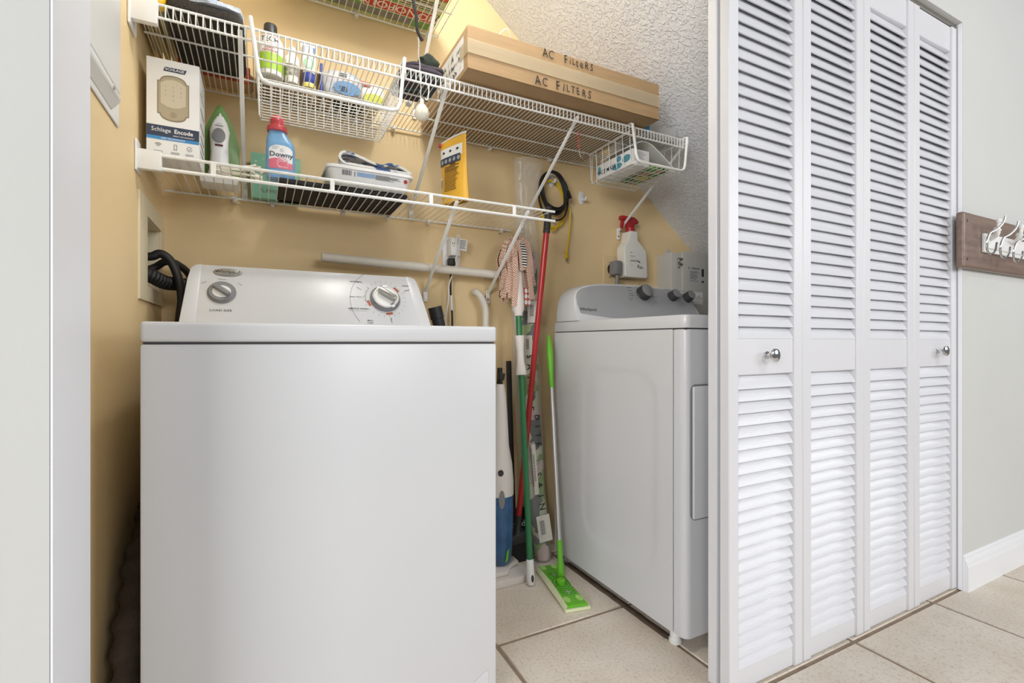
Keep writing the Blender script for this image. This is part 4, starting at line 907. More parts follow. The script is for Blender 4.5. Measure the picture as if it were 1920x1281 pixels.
hb = B().tube(pts, rr, 14); single(hb, 'drain_hose', black, 'ribbed black drain hose running from the wall box behind the washer', 'hose', smooth=True, ang=80)
vp = smoothpath([(-.222, 1.40, .50), (-.222, 1.30, .46), (-.224, 1.22, .39), (-.226, 1.165, .28), (-.228, 1.13, .14), (-.229, 1.12, .028)], 14)
single(B().tube(vp, [.026+.004*sin(i*1.1)+.003*sin(i*.37) for i in range(len(vp))], 14), 'vent_duct', mat('brown_fabric', (70, 62, 56), .95, bump=.8, bscale=90, var=.25, vscale=30), 'dark brown wrinkled duct squeezed between washer and left closet wall', 'duct', smooth=True)

# ------------------------------------------------------------------ back wall fittings
pp0, pp1 = PY(603, 482, 1.733), PY(932, 515.3, 1.733)
pvc = mat('pvc_white', (226, 220, 208), .4)
pv = thing('pvc_pipe', 'white open-ended plastic pipe running along the back wall above the washer', 'pipe', (pp0+pp1)/2)
pr = (pp1-pp0); L_ = pr.length
B().lathe([(.0125, .003), (.0148, 0), (.0158, .002), (.0158, L_), (.0125, L_)], pp0, 22, R=along(pp0, pp1)).done('pipe', pvc, pv, smooth=True)
B().lathe([(.0124, .0035), (.0124, .004)], pp0, 22, R=along(pp0, pp1)).done('bore', dark, pv)
for t in (.32, .95):
    q = pp0.lerp(pp1, t); B().obox(q+V((0, .045, -.004)), (.006, .058, .008)).obox(q+V((0, .0145, 0)), (.010, .006, .030)).done('pipe_strap', plasticw, pv, bevel=.001, seg=1)
eq = [PY(890, 549, 1.79), PY(893, 548, 1.765), PY(902, 558, 1.755), PY(910, 580, 1.755), PY(910.5, 612, 1.755)]
eb = smoothpath(eq, 6)+[V((eq[-1].x, 1.755, .80)), V((eq[-1].x, 1.755, .6))]
single(B().tube(eb, .0135, 16), 'elbow_pipe', pvc, 'bent white plastic pipe leaving the wall behind the washer', 'pipe', smooth=True)
# receptacle, adapter, cords
oc = PY(846, 474, YB-.004)
ot = thing('wall_outlet', 'white duplex wall outlet behind the plastic pipe', 'outlet', (oc.x, YB, oc.z-.058))
B().box(oc.x-.036, oc.x+.036, YB-.006, YB-.0003, oc.z-.060, oc.z+.060).done('cover_plate', plasticw, ot, bevel=.002)
for dz in (-.02, .02): B().obox((oc.x, YB-.0067, oc.z+dz), (.034, .0015, .028)).done('socket', plasticw, ot, bevel=.0007, seg=1)
ad = thing('plug_adapter', 'white plug-in adapter with looped white cord and paper tag', 'adapter', (oc.x+.005, YB-.03, oc.z))
ax, az = PY(852, 462, YB-.03).x, PY(852, 462, YB-.03).z
B().box(ax-.020, ax+.020, YB-.045, YB-.0078, az-.038, az+.030).done('adapter', plasticw, ad, bevel=.005)
printing(ad, (ax-.004, YB-.045, az+.008), RI, UP, [('r', -.010, -.008, -.004, .004), ('r', -.003, -.001, -.004, .004), ('r', -.007, -.004, -.012, -.009)], ink, 'socket_slots')
wire(ad, 'cord', smoothpath([(ax+.004, YB-.047, az-.012), (ax+.002, YB-.052, az+.030), (ax+.008, YB-.052, az+.040), (ax+.013, YB-.052, az+.025), (ax+.008, YB-.052, az-.02), (ax-.002, YB-.0475, az-.055), (ax+.003, YB-.047, az-.075)]+[PY(843, 530, YB-.047), PY(841, 560, YB-.05), PY(837, 590, YB-.05), PY(835, 612, YB-.05)]+[V((PY(835, 612, YB-.05).x, YB-.05, .7))], 6), .0024, plasticw)
tg = PY(867, 459, YB-.048)
B().obox(tg, (.038, .0008, .044), RY(6)).done('paper_tag', plasticw, ad)
printing(ad, tg+V((0, -.0004, 0)), RI, UP, [('r', -.016, .016-random.uniform(0, .01), z, z+.0022) for z in (-.016, -.011, -.006, -.001, .004, .009, .014)], inkg, 'tag_print')
bp = PY(846, 492, YB-.022)
pg = thing('power_plug', 'black plug in the lower socket with white-taped black cord dropping behind the washer', 'plug', bp)
B().obox(bp, (.026, .028, .030)).done('plug', black, pg, bevel=.005)
cy = [bp+V((0, -.004, -.012)), PY(845, 525, YB-.03), PY(845, 552, YB-.03), PY(847, 580, YB-.03), PY(848, 612, YB-.03), V((PY(848, 612, YB-.03).x, YB-.03, .6))]
wire(pg, 'cord', smoothpath(cy, 6), .0040, black, 8)
wire(pg, 'tape_wrap', [PY(845.5, 554, YB-.03), PY(847, 582, YB-.03)], .0056, plasticw, 10)
nz = PY(818, 585, 1.70)
nzt = thing('vacuum_nozzle', 'grey vacuum hose end standing behind the washer console', 'nozzle', nz+V((.02, 0, -.2)))
ta, tb_ = PY(815, 576, 1.70), PY(827, 625, 1.70)
R_n = along(tb_, ta); Ln = (ta-tb_).length
B().lathe([(.021, -.25), (.021, 0), (.0225, .01), (.0225, Ln*.55), (.0250, Ln*.55+.002), (.0250, Ln), (.0215, Ln), (.0215, Ln-.03)], tb_, 22, R=R_n).done('tube', dark, nzt, smooth=True)
# dryer outlet and plug
rc = PY(1152, 506, YB-.003)
ro = thing('dryer_outlet', 'large beige dryer outlet plate on the back wall', 'outlet', (rc.x, YB, rc.z-.06))
B().box(rc.x-.062, rc.x+.058, YB-.005, YB-.0003, rc.z-.072, rc.z+.062).done('cover_plate', mat('beige_plate', (222, 198, 152), .5), ro, bevel=.002)
for dx_, dz in ((-.028, .032), (-.028, -.036)): B().lathe([(.004, 0), (.003, .0015), (0, .0015)], (rc.x+dx_, YB-.005, rc.z+dz), 8, R=RX(90)).done('screw', steel, ro)
B().lathe([(.030, 0), (.030, .010), (0, .010)], (rc.x-.012, YB-.0052, rc.z), 24, R=RX(90)).done('socket', black, ro, smooth=True)
dp = thing('dryer_plug', 'grey angled dryer plug with flat cord in the beige outlet', 'plug', (rc.x, YB-.04, rc.z-.05))
B().lathe([(.026, 0), (.028, .004), (.028, .018), (.020, .028), (0, .028)], (rc.x-.004, YB-.0155, rc.z), 20, R=RX(90)).obox((rc.x-.036, YB-.056, rc.z-.002), (.032, .050, .062), RY(4)).done('plug', grey, dp, bevel=.004)
wire(dp, 'cord', smoothpath([(rc.x-.028, YB-.058, rc.z-.028), (rc.x-.030, YB-.058, rc.z-.07), (rc.x-.030, YB-.056, rc.z-.12), (rc.x-.02, YB-.05, rc.z-.4)]), .0085, grey, 10)
# spray bottle
sx, sy, sz = PY(1186, 480, 1.752).x, 1.752, PY(1186, 522, 1.752).z
sp = thing('spray_bottle', 'white spray bottle with red trigger hung on the right shelf brace', 'bottle', (sx, sy, sz))
spw = mat('spray_white', (232, 230, 222), .4)
Hs = PY(1186, 405, 1.752).z-sz
out_ = [(-.070, .006), (-.064, 0), (.062, 0), (.070, .008), (.062, .112), (.020, .147), (.008, .155), (.006, .192), (-.038, .192), (-.050, .150), (-.066, .132), (-.074, .118)]
k_ = Hs/.262
B().prism([(sx+x*.95, sy-.028, sz+z*k_) for x, z in out_], (0, .056, 0)).done('body', spw, sp, bevel=.010, seg=3, ang=60)
red = mat('trigger_red', (170, 34, 42), .35)
tz = sz+.192*k_; tx_ = sx-.020
B().lathe([(.022, 0), (.022, .020), (.018, .022), (0, .022)], (tx_+.006, sy, tz-.002), 18).done('collar', red, sp, smooth=True)
B().prism([(tx_+x, sy-.013, tz+z) for x, z in ((-.052, .052), (-.052, .070), (.020, .068), (.040, .058), (.048, .046), (.040, .040), (.026, .044), (.018, .018), (-.012, .018), (-.020, .050))], (0, .026, 0)).done('trigger_head', red, sp, bevel=.003)
B().prism([(tx_+x, sy-.007, tz+z) for x, z in ((-.044, .052), (-.050, .020), (-.042, .010), (-.036, .030), (-.028, .050))], (0, .014, 0)).done('trigger', red, sp, bevel=.002)
printing(sp, (sx-.004, sy-.028, sz+.07*k_), RI, UP, [('r', -.036, .018, -.004, -.0015), ('r', -.03, .012, .003, .0038), ('r', -.036, -.008, .016, .0168), ('r', -.036, -.004, .020, .0208), ('r', -.034, -.022, .034, .036), ('r', -.036, -.03, -.013, -.0122), ('r', -.036, -.02, -.024, -.0232), ('p', [(.006, .006), (.018, -.004), (.024, .008), (.020, -.002), (.026, -.010), (.014, -.006)]), ('t', 'Rain', .024, -.028, .022, .004, .9, -8)], ink, lift=.0012)
# grey disconnect box
x0 = PY(1260, 520, 1.70).x; zt0 = PY(1262, 473, 1.70).z
db = thing('meter_box', 'grey metal electrical box with printed labels in the right corner under the slope', 'electrical box', (x0+.1, YB, .96))
mg = mat('grey_enamel', (198, 196, 189), .45)
slx = lambda z: .809+(2.259-z)/.8004
B().prism([(x0, 1.70, .96), (x0+.235, 1.70, .96), (x0+.235, 1.70, min(zt0, zs(x0+.235)-.012)), (min(x0+.20, slx(zt0)-.02), 1.70, zt0), (x0, 1.70, zt0)], (0, YB-1.7005, 0)).done('case', mg, db, bevel=.003)
B().box(x0+.062, x0+.230, 1.692, 1.700, .98, zs(x0+.230)-.035).done('cover', mg, db, bevel=.002)
for z in (zt0-.030, zt0-.055): B().obox((x0+.045, 1.694, z), (.030, .012, .010)).obox((x0+.032, 1.690, z-.008), (.007, .010, .018)).done('latch', steel, db, bevel=.002, seg=1)
B().lathe([(.013, 0), (.013, .006), (0, .006)], (x0+.012, 1.74, zt0+.008), 12, R=RX(90)).obox((x0+.012, 1.737, zt0+.004), (.026, .004, .02)).done('mounting_tab', mg, db)
lq = PY(1303, 516, 1.692); printing(db, lq, RI, UP, [('r', -.048, .040, -.044, .040)], mat('pale_label', (200, 200, 198), .5), 'label')
printing(db, lq, RI, UP, [('r', -.034, .026-random.uniform(0, .02), z, z+.0018) for z in (.016, .010, .004, -.002, -.008, -.014, -.020, -.030)]+[('t', 'Q', -.040, .032, .013, .01), ('r', -.022, .030, .033, .035), ('r', -.022, .030, .028, .030)], ink, lift=.0012)
printing(db, lq, RI, UP, [('r', .044, .060, -.005, .032), ('r', .044, .060, -.034, -.026)], dark, 'dark_marks', lift=.0012)
lq = PY(1308, 555, 1.692); printing(db, lq, RI, UP, [('r', -.030, .034, -.040, .018)], plasticw, 'lower_label')
printing(db, lq, RI, UP, [('t', 'Q', -.020, .008, .012, .01), ('r', -.004, .014, -.003, -.001), ('r', -.012, .028, -.012, -.0105)], ink, lift=.0012)
# cord coils
hkm = plasticw
for px, py, nm, lbl in ((1033, 338, 'adhesive_hook', 'white adhesive hook holding the coiled black and yellow cords'), (1090, 371, 'adhesive_hook', 'empty white adhesive hook on the back wall right of the coiled cords')):
    q = PY(px, py, YB-.002); h_ = thing(nm, lbl, 'hook', q)
    B().lathe([(.016, 0), (.016, .003), (.013, .0045), (0, .0045)], q+V((0, .0015, 0)), 20, sy=1.9, R=RX(90)).done('plate', hkm, h_, smooth=True)
    B().tube(smoothpath([q+V((0, -.003, -.004)), q+V((0, -.012, -.012)), q+V((0, -.030, -.016)), q+V((0, -.036, -.004))]), .0045, 8).done('hook', hkm, h_, smooth=True)
hc = PY(1038, 360, 1.765); rn = random.Random(5)
def coil(n, rx, rz, c, jit, yj, top):
    out_ = []
    for k in range(n*14):
        a = 2*pi*k/14+pi/2; l = k//14; r2 = random.Random(l*7+n); jx, jz = r2.uniform(-jit, jit), r2.uniform(-jit, jit)
        out_.append(c+V(((rx+jx)*cos(a)+.012*(1-sin(a))*.6, -.002*l+yj+.004*sin(a*3+l), (rz+jz)*(sin(a)-1)+top)))
    return out_
kc = thing('extension_cord', 'coiled black extension cord hanging from a white wall hook', 'cord', hc+V((0, 0, -.2)))
top = PY(1034, 328, 1.765); cb_ = V((top.x, 1.765, top.z))
e_ = PY(1068, 366, 1.745)
p_ = coil(9, .062, .088, cb_, .015, 0, .010)[:-3]+[e_+V((-.022, 0, .040)), e_+V((-.011, 0, .018))]
B().tube(smoothpath(p_, 3), .0042, 7).done('cord', black, kc, smooth=True)
B().bar(e_+V((-.012, 0, .018)), e_+V((.004, 0, -.014)), .013, .012).done('plug', black, kc, bevel=.003)
yc_ = thing('extension_cord', 'yellow extension cord looped behind the black coil with one end hanging', 'cord', hc+V((0, 0, -.3)))
p_ = coil(3, .064, .100, cb_+V((.010, 0, -.022)), .008, .018, .004)
t0 = p_[-4]; tail = [PY(1067, 390, 1.775), PY(1068, 430, 1.775), PY(1064, 462, 1.775), PY(1062.5, 478, 1.775)]
ylm = mat('yellow_cord', (220, 186, 38), .45)
B().tube(smoothpath(p_[:-6]+tail, 3), .0040, 7).done('cord', ylm, yc_, smooth=True)
B().bar(tail[-1]+V((0, 0, .014)), tail[-1]+V((-.001, 0, -.016)), .012, .011).done('plug', ylm, yc_, bevel=.003)
for s_ in (-.003, .003): B().bar(tail[-1]+V((s_, 0, -.016)), tail[-1]+V((s_, 0, -.030)), .002, .005).done('prong', steel, yc_)
# ------------------------------------------------------------------ mops and things standing in the gap
fd = thing('dustpan', 'black upright dustpan marked O-Cedar standing at the wall in the gap', 'dustpan', (.93, 1.77, 0))
dpm = mat('black_dustpan', (40, 40, 42), .5)
B().prism([(.780, 1.765, .012), (1.030, 1.765, .012), (1.045, 1.772, .190), (.900, 1.772, .196), (.775, 1.772, .170)], (0, .012, 0)).done('back_plate', dpm, fd, bevel=.003)
B().prism([(.782, 1.7645, 0), (1.028, 1.7645, 0), (1.02, 1.745, 0), (.80, 1.745, 0)], (0, 0, .012)).done('tray', dpm, fd, bevel=.003)
q = PY(976, 983, 1.765); printing(fd, q, RI, UP, [('t', '-Cedar', 0, 0, .036, .012, 1, 8), ('t', 'O', -.082, -.012, .036, .012, 1, 8)], inkw, lift=.001)
B().lathe([(.016, -.02), (.018, .0), (.022, .02), (.020, .05)], (.905, 1.74, .07), 16).done('socket', dark, fd, smooth=True) if 0 else None
# red broom
rb0, rb1 = PY(972, 975, 1.728), PY(1029.5, 386, 1.585)
br = thing('broom', 'broom with long red metal handle and grey grip leaning across the gap', 'broom', (rb0.x, rb0.y, 0))
ax_ = (rb1-rb0); L_ = ax_.length; RB = along(rb0, rb1)
redm = mat('red_metal', (176, 44, 46), .28)
cut = (PY(1027, 437, 1.589)-rb0).length
B().tube([rb0, rb0+ax_.normalized()*cut], .0113, 16).done('handle', redm, br, smooth=True)
g = [(.0113, 0), (.0138, .001)]
for k in range(5): g += [(.0138, .012+.012*k), (.0125, .0145+.012*k), (.0138, .017+.012*k)]
g += [(.0138, L_-cut-.03), (.0128, L_-cut-.012), (.009, L_-cut-.002), (.0, L_-cut)]
B().lathe(g, rb0+ax_.normalized()*cut, 18, R=RB).done('grip', dark, br, smooth=True)
B().tube([rb1-ax_.normalized()*.016+RB @ V((0, .010, 0)), rb1-ax_.normalized()*.016-RB @ V((0, .0135, 0))], .0052, 12).done('hang_hole', black, br, smooth=True)
b0 = V((rb0.x-.006, rb0.y, .105))
B().tube([rb0+ax_.normalized()*.02, rb0-ax_.normalized()*.035, b0], [.0135, .0150, .020], 14).done('socket', dark, br, smooth=True)
B().prism([(b0.x-.055, b0.y-.018, .085), (b0.x-.045, b0.y-.018, .105), (b0.x+.030, b0.y-.018, .125), (b0.x+.040, b0.y-.018, .095), (b0.x+.042, b0.y-.018, .075), (b0.x-.052, b0.y-.018, .072)], (0, .036, 0)).done('head_block', dark, br, bevel=.006)
B().prism([(b0.x-.050, b0.y-.014, .071), (b0.x+.040, b0.y-.014, .074), (b0.x+.044, b0.y-.014, 0), (b0.x-.058, b0.y-.014, 0)], (0, .028, 0)).done('bristles', mat('black_bristle', (42, 42, 44), .9, bump=1, bscale=120, stretch=(8, 8, .4)), br)
# strip mop, standing upside down
m0 = PZ(995.5, 1098, .0); m0.z = .001; m1 = PY(966, 455, 1.70)
mo = thing('strip_mop', 'upside-down strip mop with green pole, white grips and checked cloth strips on top', 'mop', m0)
ma = (m1-m0).normalized(); RM = along(m0, m1); ML = (m1-m0).length
def mz(px, py):
    best = min(range(0, 1001), key=lambda t: abs((640.5-F*((m0+ma*ML*t/1000)-CP).z/((m0+ma*ML*t/1000).x*S_+(m0+ma*ML*t/1000).y*C_))-py)); return ML*best/1000
zt1, zt2, zc1, zc2, ze = mz(0, 588), mz(0, 503), mz(0, 703), mz(0, 630), mz(0, 1050)
B().lathe([(.0112, ze-.01), (.0112, zt1+.02)], m0, 16, R=RM).done('pole', mat('green_metal', (46, 122, 74), .35), mo, smooth=True)
B().lathe([(.010, .001), (.0145, .006), (.0150, .02), (.0140, ze), (.0118, ze+.003)], m0, 18, R=RM).done('end_cap', plasticw, mo, smooth=True)
B().prism([RM @ V((x, -.0152, z))+m0 for x, z in ell(0, .026, .0052, .013, 14)], RM @ V((0, .003, 0))).done('hang_hole', dark, mo)
B().lathe([(.0118, zc1-.001), (.0205, zc1), (.0195, zc1+.015), (.0145, zc1+.05), (.0140, zc1+.09), (.0185, zc2-.005), (.0200, zc2), (.0118, zc2+.001)], m0, 20, R=RM).done('sliding_collar', mat('white_ribbed', (234, 228, 222), .6, bump=.4, bscale=180), mo, smooth=True)
B().lathe([(.0118, zt1-.012), (.0165, zt1-.010), (.0170, zt1), (.0235, zt1+.014), (.0250, zt1+.05), (.0225, zt2-.02), (.0205, zt2+.02), (.016, zt2+.05), (.010, zt2+.055)], m0, 20, R=RM).done('wringer_grip', MC['white_ribbed'], mo, smooth=True)
chk = checkmat('checked_strip', (240, 226, 208), (170, 100, 70), 230)
dotm = mat('dotted_strip', (206, 96, 78), .9)
hd = m0+ma*mz(0, 462)
rs = random.Random(11)
def strip(name, m_, path, wv, wd=.022, th=.0028):
    P = smoothpath(path, 8); b = B(); b.grid(lambda u, v: P[int(round(u*(len(P)-1)))]+V(wv).normalized()*(v-.5)*wd, len(P)-1, 2, th); return b.done(name, m_, mo, smooth=True)
for k in range(15):
    a = radians(150+240*k/14 if k < 11 else 30+40*k); c_, s_ = cos(a), sin(a)
    r1 = rs.uniform(.034, .056); dn = rs.uniform(.15, .24); sp_ = rs.uniform(.9, 1.25)*(1.25 if c_ < -.2 else .9)
    o2 = V((c_*r1, s_*r1*.55, 0)); top_ = rs.uniform(.022, .040)
    strip('mop_strip', chk, [hd+V((-.1*o2.x, -.2*o2.y, .0)), hd+o2*.45+V((0, 0, top_)), hd+o2+V((0, 0, top_*.5)), hd+o2*(1.15*sp_)+V((0, 0, -.05)), hd+o2*(1.05*sp_)+V((.004, 0, -dn*.6)), hd+o2*(1.0*sp_+.15)+V((rs.uniform(-.01, .014), 0, -dn))], (-s_, c_*.6, rs.uniform(-.15, .15)))
strip('mop_strip', chk, [hd+V((.010, -.03, .03)), hd+V((.03, -.042, .0)), hd+V((.045, -.040, -.07)), hd+V((.056, -.030, -.12)), hd+V((.066, -.026, -.155))], (1, .2, .2), .026)
strip('mop_strip', chk, [hd+V((.008, -.035, .028)), hd+V((.022, -.045, -.01)), hd+V((.034, -.043, -.09)), hd+V((.054, -.038, -.21))], (1, .2, .1), .024)
strip('mop_strip', chk, [hd+V((-.030, -.020, .030)), hd+V((-.012, -.050, .0)), hd+V((.0, -.052, -.05)), hd+V((.008, -.046, -.10))], (1, .1, .3), .026)
strip('mop_strip', dotm, [hd+V((.024, -.026, -.165)), hd+V((.032, -.030, -.195)), hd+V((.036, -.030, -.232))], (1, .2, .05), .036)
printing(mo, hd+V((.034, -.0325, -.208)), (1, .2, 0), UP, [('p', ell(x, z, .0075, .0095, 12)) for x in (-.008, .009) for z in (-.013, .010, .031)], plasticw, 'dots', lift=.004)
strip('mop_strip', wavemat('black_white_strip', (240, 238, 232), (36, 36, 36), 32, 'Z', .9, .5), [hd+V((-.006, -.038, .016)), hd+V((.004, -.054, -.01)), hd+V((.009, -.056, -.05)), hd+V((.012, -.050, -.088))], (1, .1, 0), .020)
# black rod behind
single(B().bar((.928, 1.784, .002), (.906, 1.793, .80), .020, .009), 'rod', black, 'slim black plastic rod leaning on the wall behind the green pole', 'rod', bevel=.002)
# rolled curtain in a clear bag
BX = [(PZ(1030, 1060, 0).x, 1.690, .002), (1.000, 1.695, .10), (.988, 1.728, .30), (.974, 1.748, .60), (.968, 1.757, .90), (.968, 1.760, 1.15), (.966, 1.757, 1.32), (.962, 1.755, 1.42), (.964, 1.745, 1.52), (.966, 1.732, 1.618)]
cr = thing('bagged_curtain', 'tall rolled floral cloth in a clear printed plastic bag standing in the gap', 'bagged cloth', (BX[0][0], 1.69, 0))
P_ = smoothpath(BX, 8)
flor = patchmat('floral_cloth', [(206, 216, 184), (134, 168, 88), (226, 226, 212), (84, 98, 102), (222, 198, 196), (168, 196, 120), (66, 78, 84), (214, 222, 196)], 15, .85)
nf = int(len(P_)*.62)
b = B(); rg = []
for i in range(1, nf):
    kx = min(1, P_[i].z/.35)
    rg.append([b.bm.verts.new(P_[i]+V((.008*kx+cos(2*pi*q/22)*(.030+.016*kx)*(1+.12*noise.noise((q*.6, i*.3, 1))), .003+sin(2*pi*q/22)*(.028-.003*kx)*(1+.25*noise.noise((q*.6, i*.3, 4))), 0))) for q in range(22)])
for a_, c_ in zip(rg, rg[1:]):
    for k in range(22): b.bm.faces.new((a_[k], a_[(k+1) % 22], c_[(k+1) % 22], c_[k]))
b.bm.faces.new(rg[0][::-1]); b.bm.faces.new(rg[-1]); b.done('rolled_cloth', flor, cr, smooth=True)
bagm = mat('clear_bag', (232, 230, 222), .10, alpha=.22, bump=.6, bscale=20)
rad = [.036, .042, .052, .062, .066, .062, .052, .040, .056, .066]
b = B(); rg = []
for i, p in enumerate(P_):
    t = i/(len(P_)-1)*(len(rad)-1); k = min(len(rad)-2, int(t)); r = rad[k]+(rad[k+1]-rad[k])*(t-k)
    rg.append([b.bm.verts.new(p+V((cos(2*pi*q/28)*r*(1+.16*noise.noise((cos(2*pi*q/28)*2, sin(2*pi*q/28)*2, i*.35))), sin(2*pi*q/28)*min(r*.86, .033)*(1+.16*noise.noise((cos(2*pi*q/28)*2+5, sin(2*pi*q/28)*2, i*.35))), .012*noise.noise((q*.5, i*.2, 3)) if i > len(P_)-4 else 0))) for q in range(28)])
for a_, c_ in zip(rg, rg[1:]):
    for k in range(28): b.bm.faces.new((a_[k], a_[(k+1) % 28], c_[(k+1) % 28], c_[k]))
b.bm.faces.new(rg[0][::-1]); b.done('plastic_bag', bagm, cr, smooth=True, ang=80)
def bagprint(z, items, m_, nm='lettering', dx=0, lift=0):
    i = min(range(len(P_)-1), key=lambda k: abs(P_[k].z-z)); p = P_[i]; d = (P_[i-1]-P_[i+1]).normalized() if 0 < i < len(P_)-1 else V((0, 0, -1))
    return printing(cr, p+V((dx, -.0385-lift-.008*max(0, 1-p.z/.2), 0)), d, V((1, 0, 0)), items, m_, nm, lift=0)
for z, dx in ((.235, .006), (.70, -.008), (1.05, .004)):
    bagprint(z, [('t', c, -.105+.042*k, 0, .036, .012) for k, c in enumerate('SAINTE')]+[('p', ringpts(-.160, 0, .014, .0155, 200, 460, 20)), ('r', -.175, -.145, -.0008, .0008)], ink, dx=dx)
bagprint(.54, [('t', c, -.05+.036*k, 0, .032, .012) for k, c in enumerate('DITE')], ink, dx=.016)
for z, dx, h, w_ in ((1.005, .012, .045, .026), (.86, -.012, .040, .018), (.385, -.010, .10, .010), (.135, .0, .050, .030)):
    bagprint(z, [('r', -h, h, -w_, w_)], mat('paper_label', (226, 222, 212), .6), 'paper_label', dx, .0015)
    bagprint(z, [('r', x, x+.003, -w_*.6, w_*.1) for x in [-h*.6+.006*k for k in range(int(h*180))]], inkg, 'label_print', dx, .0022)
bagprint(.385, [('p', ringpts(-.08+.011*k, .0, .0032, .0044, 0, 350, 10)) for k in range(14)], ink, 'round_marks', -.022, .0022)
# pot-bellied spray mop: green flat mop
s0 = PZ(1052, 1080, .026); s1 = PY(1029, 627, 1.66)
fm_ = thing('flat_mop', 'flat floor mop with lime green head and silver pole leaning beside the dryer', 'mop', (s0.x, s0.y, 0))
lime = mat('lime_plastic', (104, 184, 44), .35); limed = mat('lime_dark', (62, 136, 34), .4); padc = mat('mop_pad_cream', (226, 232, 190), .9, bump=.5, bscale=200)
c1, c2, c3, c4 = PZ(1108, 1136, .012), PZ(1060, 1145, .012), PZ(1004, 1066, .012), PZ(1046, 1062, .012)
hc_ = (c1+c2+c3+c4)/4; lx = ((c1+c2)/2-(c3+c4)/2); Ls = lx.length; lx = lx.normalized(); wy = V((-lx.y, lx.x, 0)); Wd = abs(((c1-c2).dot(wy)+(c4-c3).dot(wy))/2)
if (c1-c2).dot(wy) < 0: wy = -wy
H_ = lambda a, c, z: V((hc_.x, hc_.y, 0))+lx*a+wy*c+V((0, 0, z))
hl, hw = Ls/2, Wd/2
def outline(k, z): return [H_(x*k, y*k*1.0, z) for x, y in [(-hl, -hw), (-hl*.5, -hw*.90), (0, -hw*.80), (hl*.5, -hw*.9), (hl, -hw), (hl, hw), (hl*.5, hw*.9), (0, hw*.80), (-hl*.5, hw*.9), (-hl, hw)]]
B().prism(outline(1.0, .001), (0, 0, .010)).done('cloth_pad', padc, fm_, bevel=.003)
B().prism([H_(x, y, .0115) for x, y in [(-hl*.99, -hw*.80), (0, -hw*.62), (hl*.97, -hw*.80), (hl*.97, hw*.80), (0, hw*.62), (-hl*.99, hw*.80)]], (0, 0, .010)).done('plate', lime, fm_, bevel=.003)
for sgn in (-1, 1):
    B().prism([H_(x, sgn*y, z) for x, y, z in [(-hl, .985*hw, .006), (hl*.99, .985*hw, .006), (hl*.98, .80*hw, .020), (0, .66*hw, .020), (-hl*.98, .80*hw, .020)]], (0, 0, .003)).done('pad_edge', padc, fm_, bevel=.001, seg=1)
for r in (.020, .030, .040, .050, .060):
    P2 = [H_(1.35*r*cos(2*pi*k/40), .95*r*sin(2*pi*k/40), .0216) for k in range(40) if abs(.95*r*sin(2*pi*k/40)) < hw*.66]
    for part_ in ([p for p in P2 if (p-hc_).dot(lx) > 0], [p for p in P2 if (p-hc_).dot(lx) <= 0]):
        part_ = sorted(part_, key=lambda p: (p-hc_).dot(wy))
        if len(part_) > 3: B().tube(part_, .0022, 5).done('ridge', limed, fm_, smooth=True)
for x in (-.86, .72):
    for y in (-.50, .50): B().lathe([(.011, 0), (.011, .0015), (0, .0015)], H_(hl*x, hw*y, .0214), 16, sx=1, sy=1.5).done('cloth_gripper', mat('pale_lime', (170, 216, 120), .5), fm_, smooth=True)
for x in (-.45, .42): printing(fm_, H_(hl*x, 0, .0216), lx, wy, [('p', star(0, 0, .016)), ('r', -.012, .012, -.003, .003)], plasticw, 'white_mark', lift=.0008)
ss = (s1-s0); SL = ss.length; RS = along(s0, s1)
zz = lambda py: SL*min(range(1001), key=lambda t: abs(640.5-F*((s0+ss*t/1000)-CP).z/((s0+ss*t/1000).x*S_+(s0+ss*t/1000).y*C_)-py))/1000
za, zb2 = zz(1012), zz(727)
B().lathe([(.010, -.008), (.013, .0), (.014, .03), (.0108, .05), (.0105, za)], s0, 16, R=RS).done('lower_sleeve', lime, fm_, smooth=True)
B().lathe([(.016, 0), (.016, .016), (.010, .018)], H_(0, 0, .0205)*1.0, 18).obox((s0.x, s0.y, .030), (.012, .024, .020)).done('joint', lime, fm_, bevel=.002)
B().lathe([(.0085, za-.005), (.0085, zb2+.005)], s0, 16, R=RS).done('pole', mat('satin_silver', (196, 194, 190), .35, .7), fm_, smooth=True)
B().lathe([(.0095, zb2), (.0110, zb2+.06), (.0135, zb2+.12), (.0120, zb2+.155), (.006, SL-.006), (0, SL)], s0, 16, R=RS).done('grip', lime, fm_, smooth=True)
for t in (.35, .62, .93):
    q = s0+ss*(za/SL+(zb2-za)/SL*t); B().lathe([(.003, -.0098), (.003, -.0084), (0, -.0084)], q, 8, R=RS @ RX(90)).done('pole_button', plasticw, fm_, smooth=True)
# stick vacuum
vx, vy = .800, 1.655
vc = thing('stick_vacuum', 'white stick vacuum with blue tank half hidden behind the washer', 'vacuum', (vx, vy, 0))
vw = mat('vacuum_white', (226, 220, 214), .4)
B().prism([(.62, 1.560, .0), (.886, 1.560, 0), (.890, 1.60, 0), (.885, 1.704, 0), (.62, 1.704, 0)], (0, 0, .028)).done('foot', vw, vc, bevel=.006)
B().prism([(.62, 1.585, .0285), (.80, 1.585, .0285), (.835, 1.63, .0285), (.872, 1.64, .0285), (.872, 1.69, .0285), (.62, 1.69, .0285)], (0, 0, .018)).done('foot_cover', vw, vc, bevel=.006)
zv = lambda py: PY(945, py, vy).z
B().lathe([(.030, .046), (.040, .055), (.046, .09), (.050, .20), (.050, zv(925))], (vx, vy, 0), 24).done('tank', mat('blue_tank', (64, 104, 150), .12, alpha=.82, var=.25, vscale=18), vc, smooth=True)
B().lathe([(.0512, zv(925)), (.0512, zv(900)), (.046, zv(868)), (.034, zv(835)), (.028, zv(780)), (.022, zv(740)), (.016, zv(720))], (vx, vy, 0), 24).done('body', vw, vc, smooth=True)
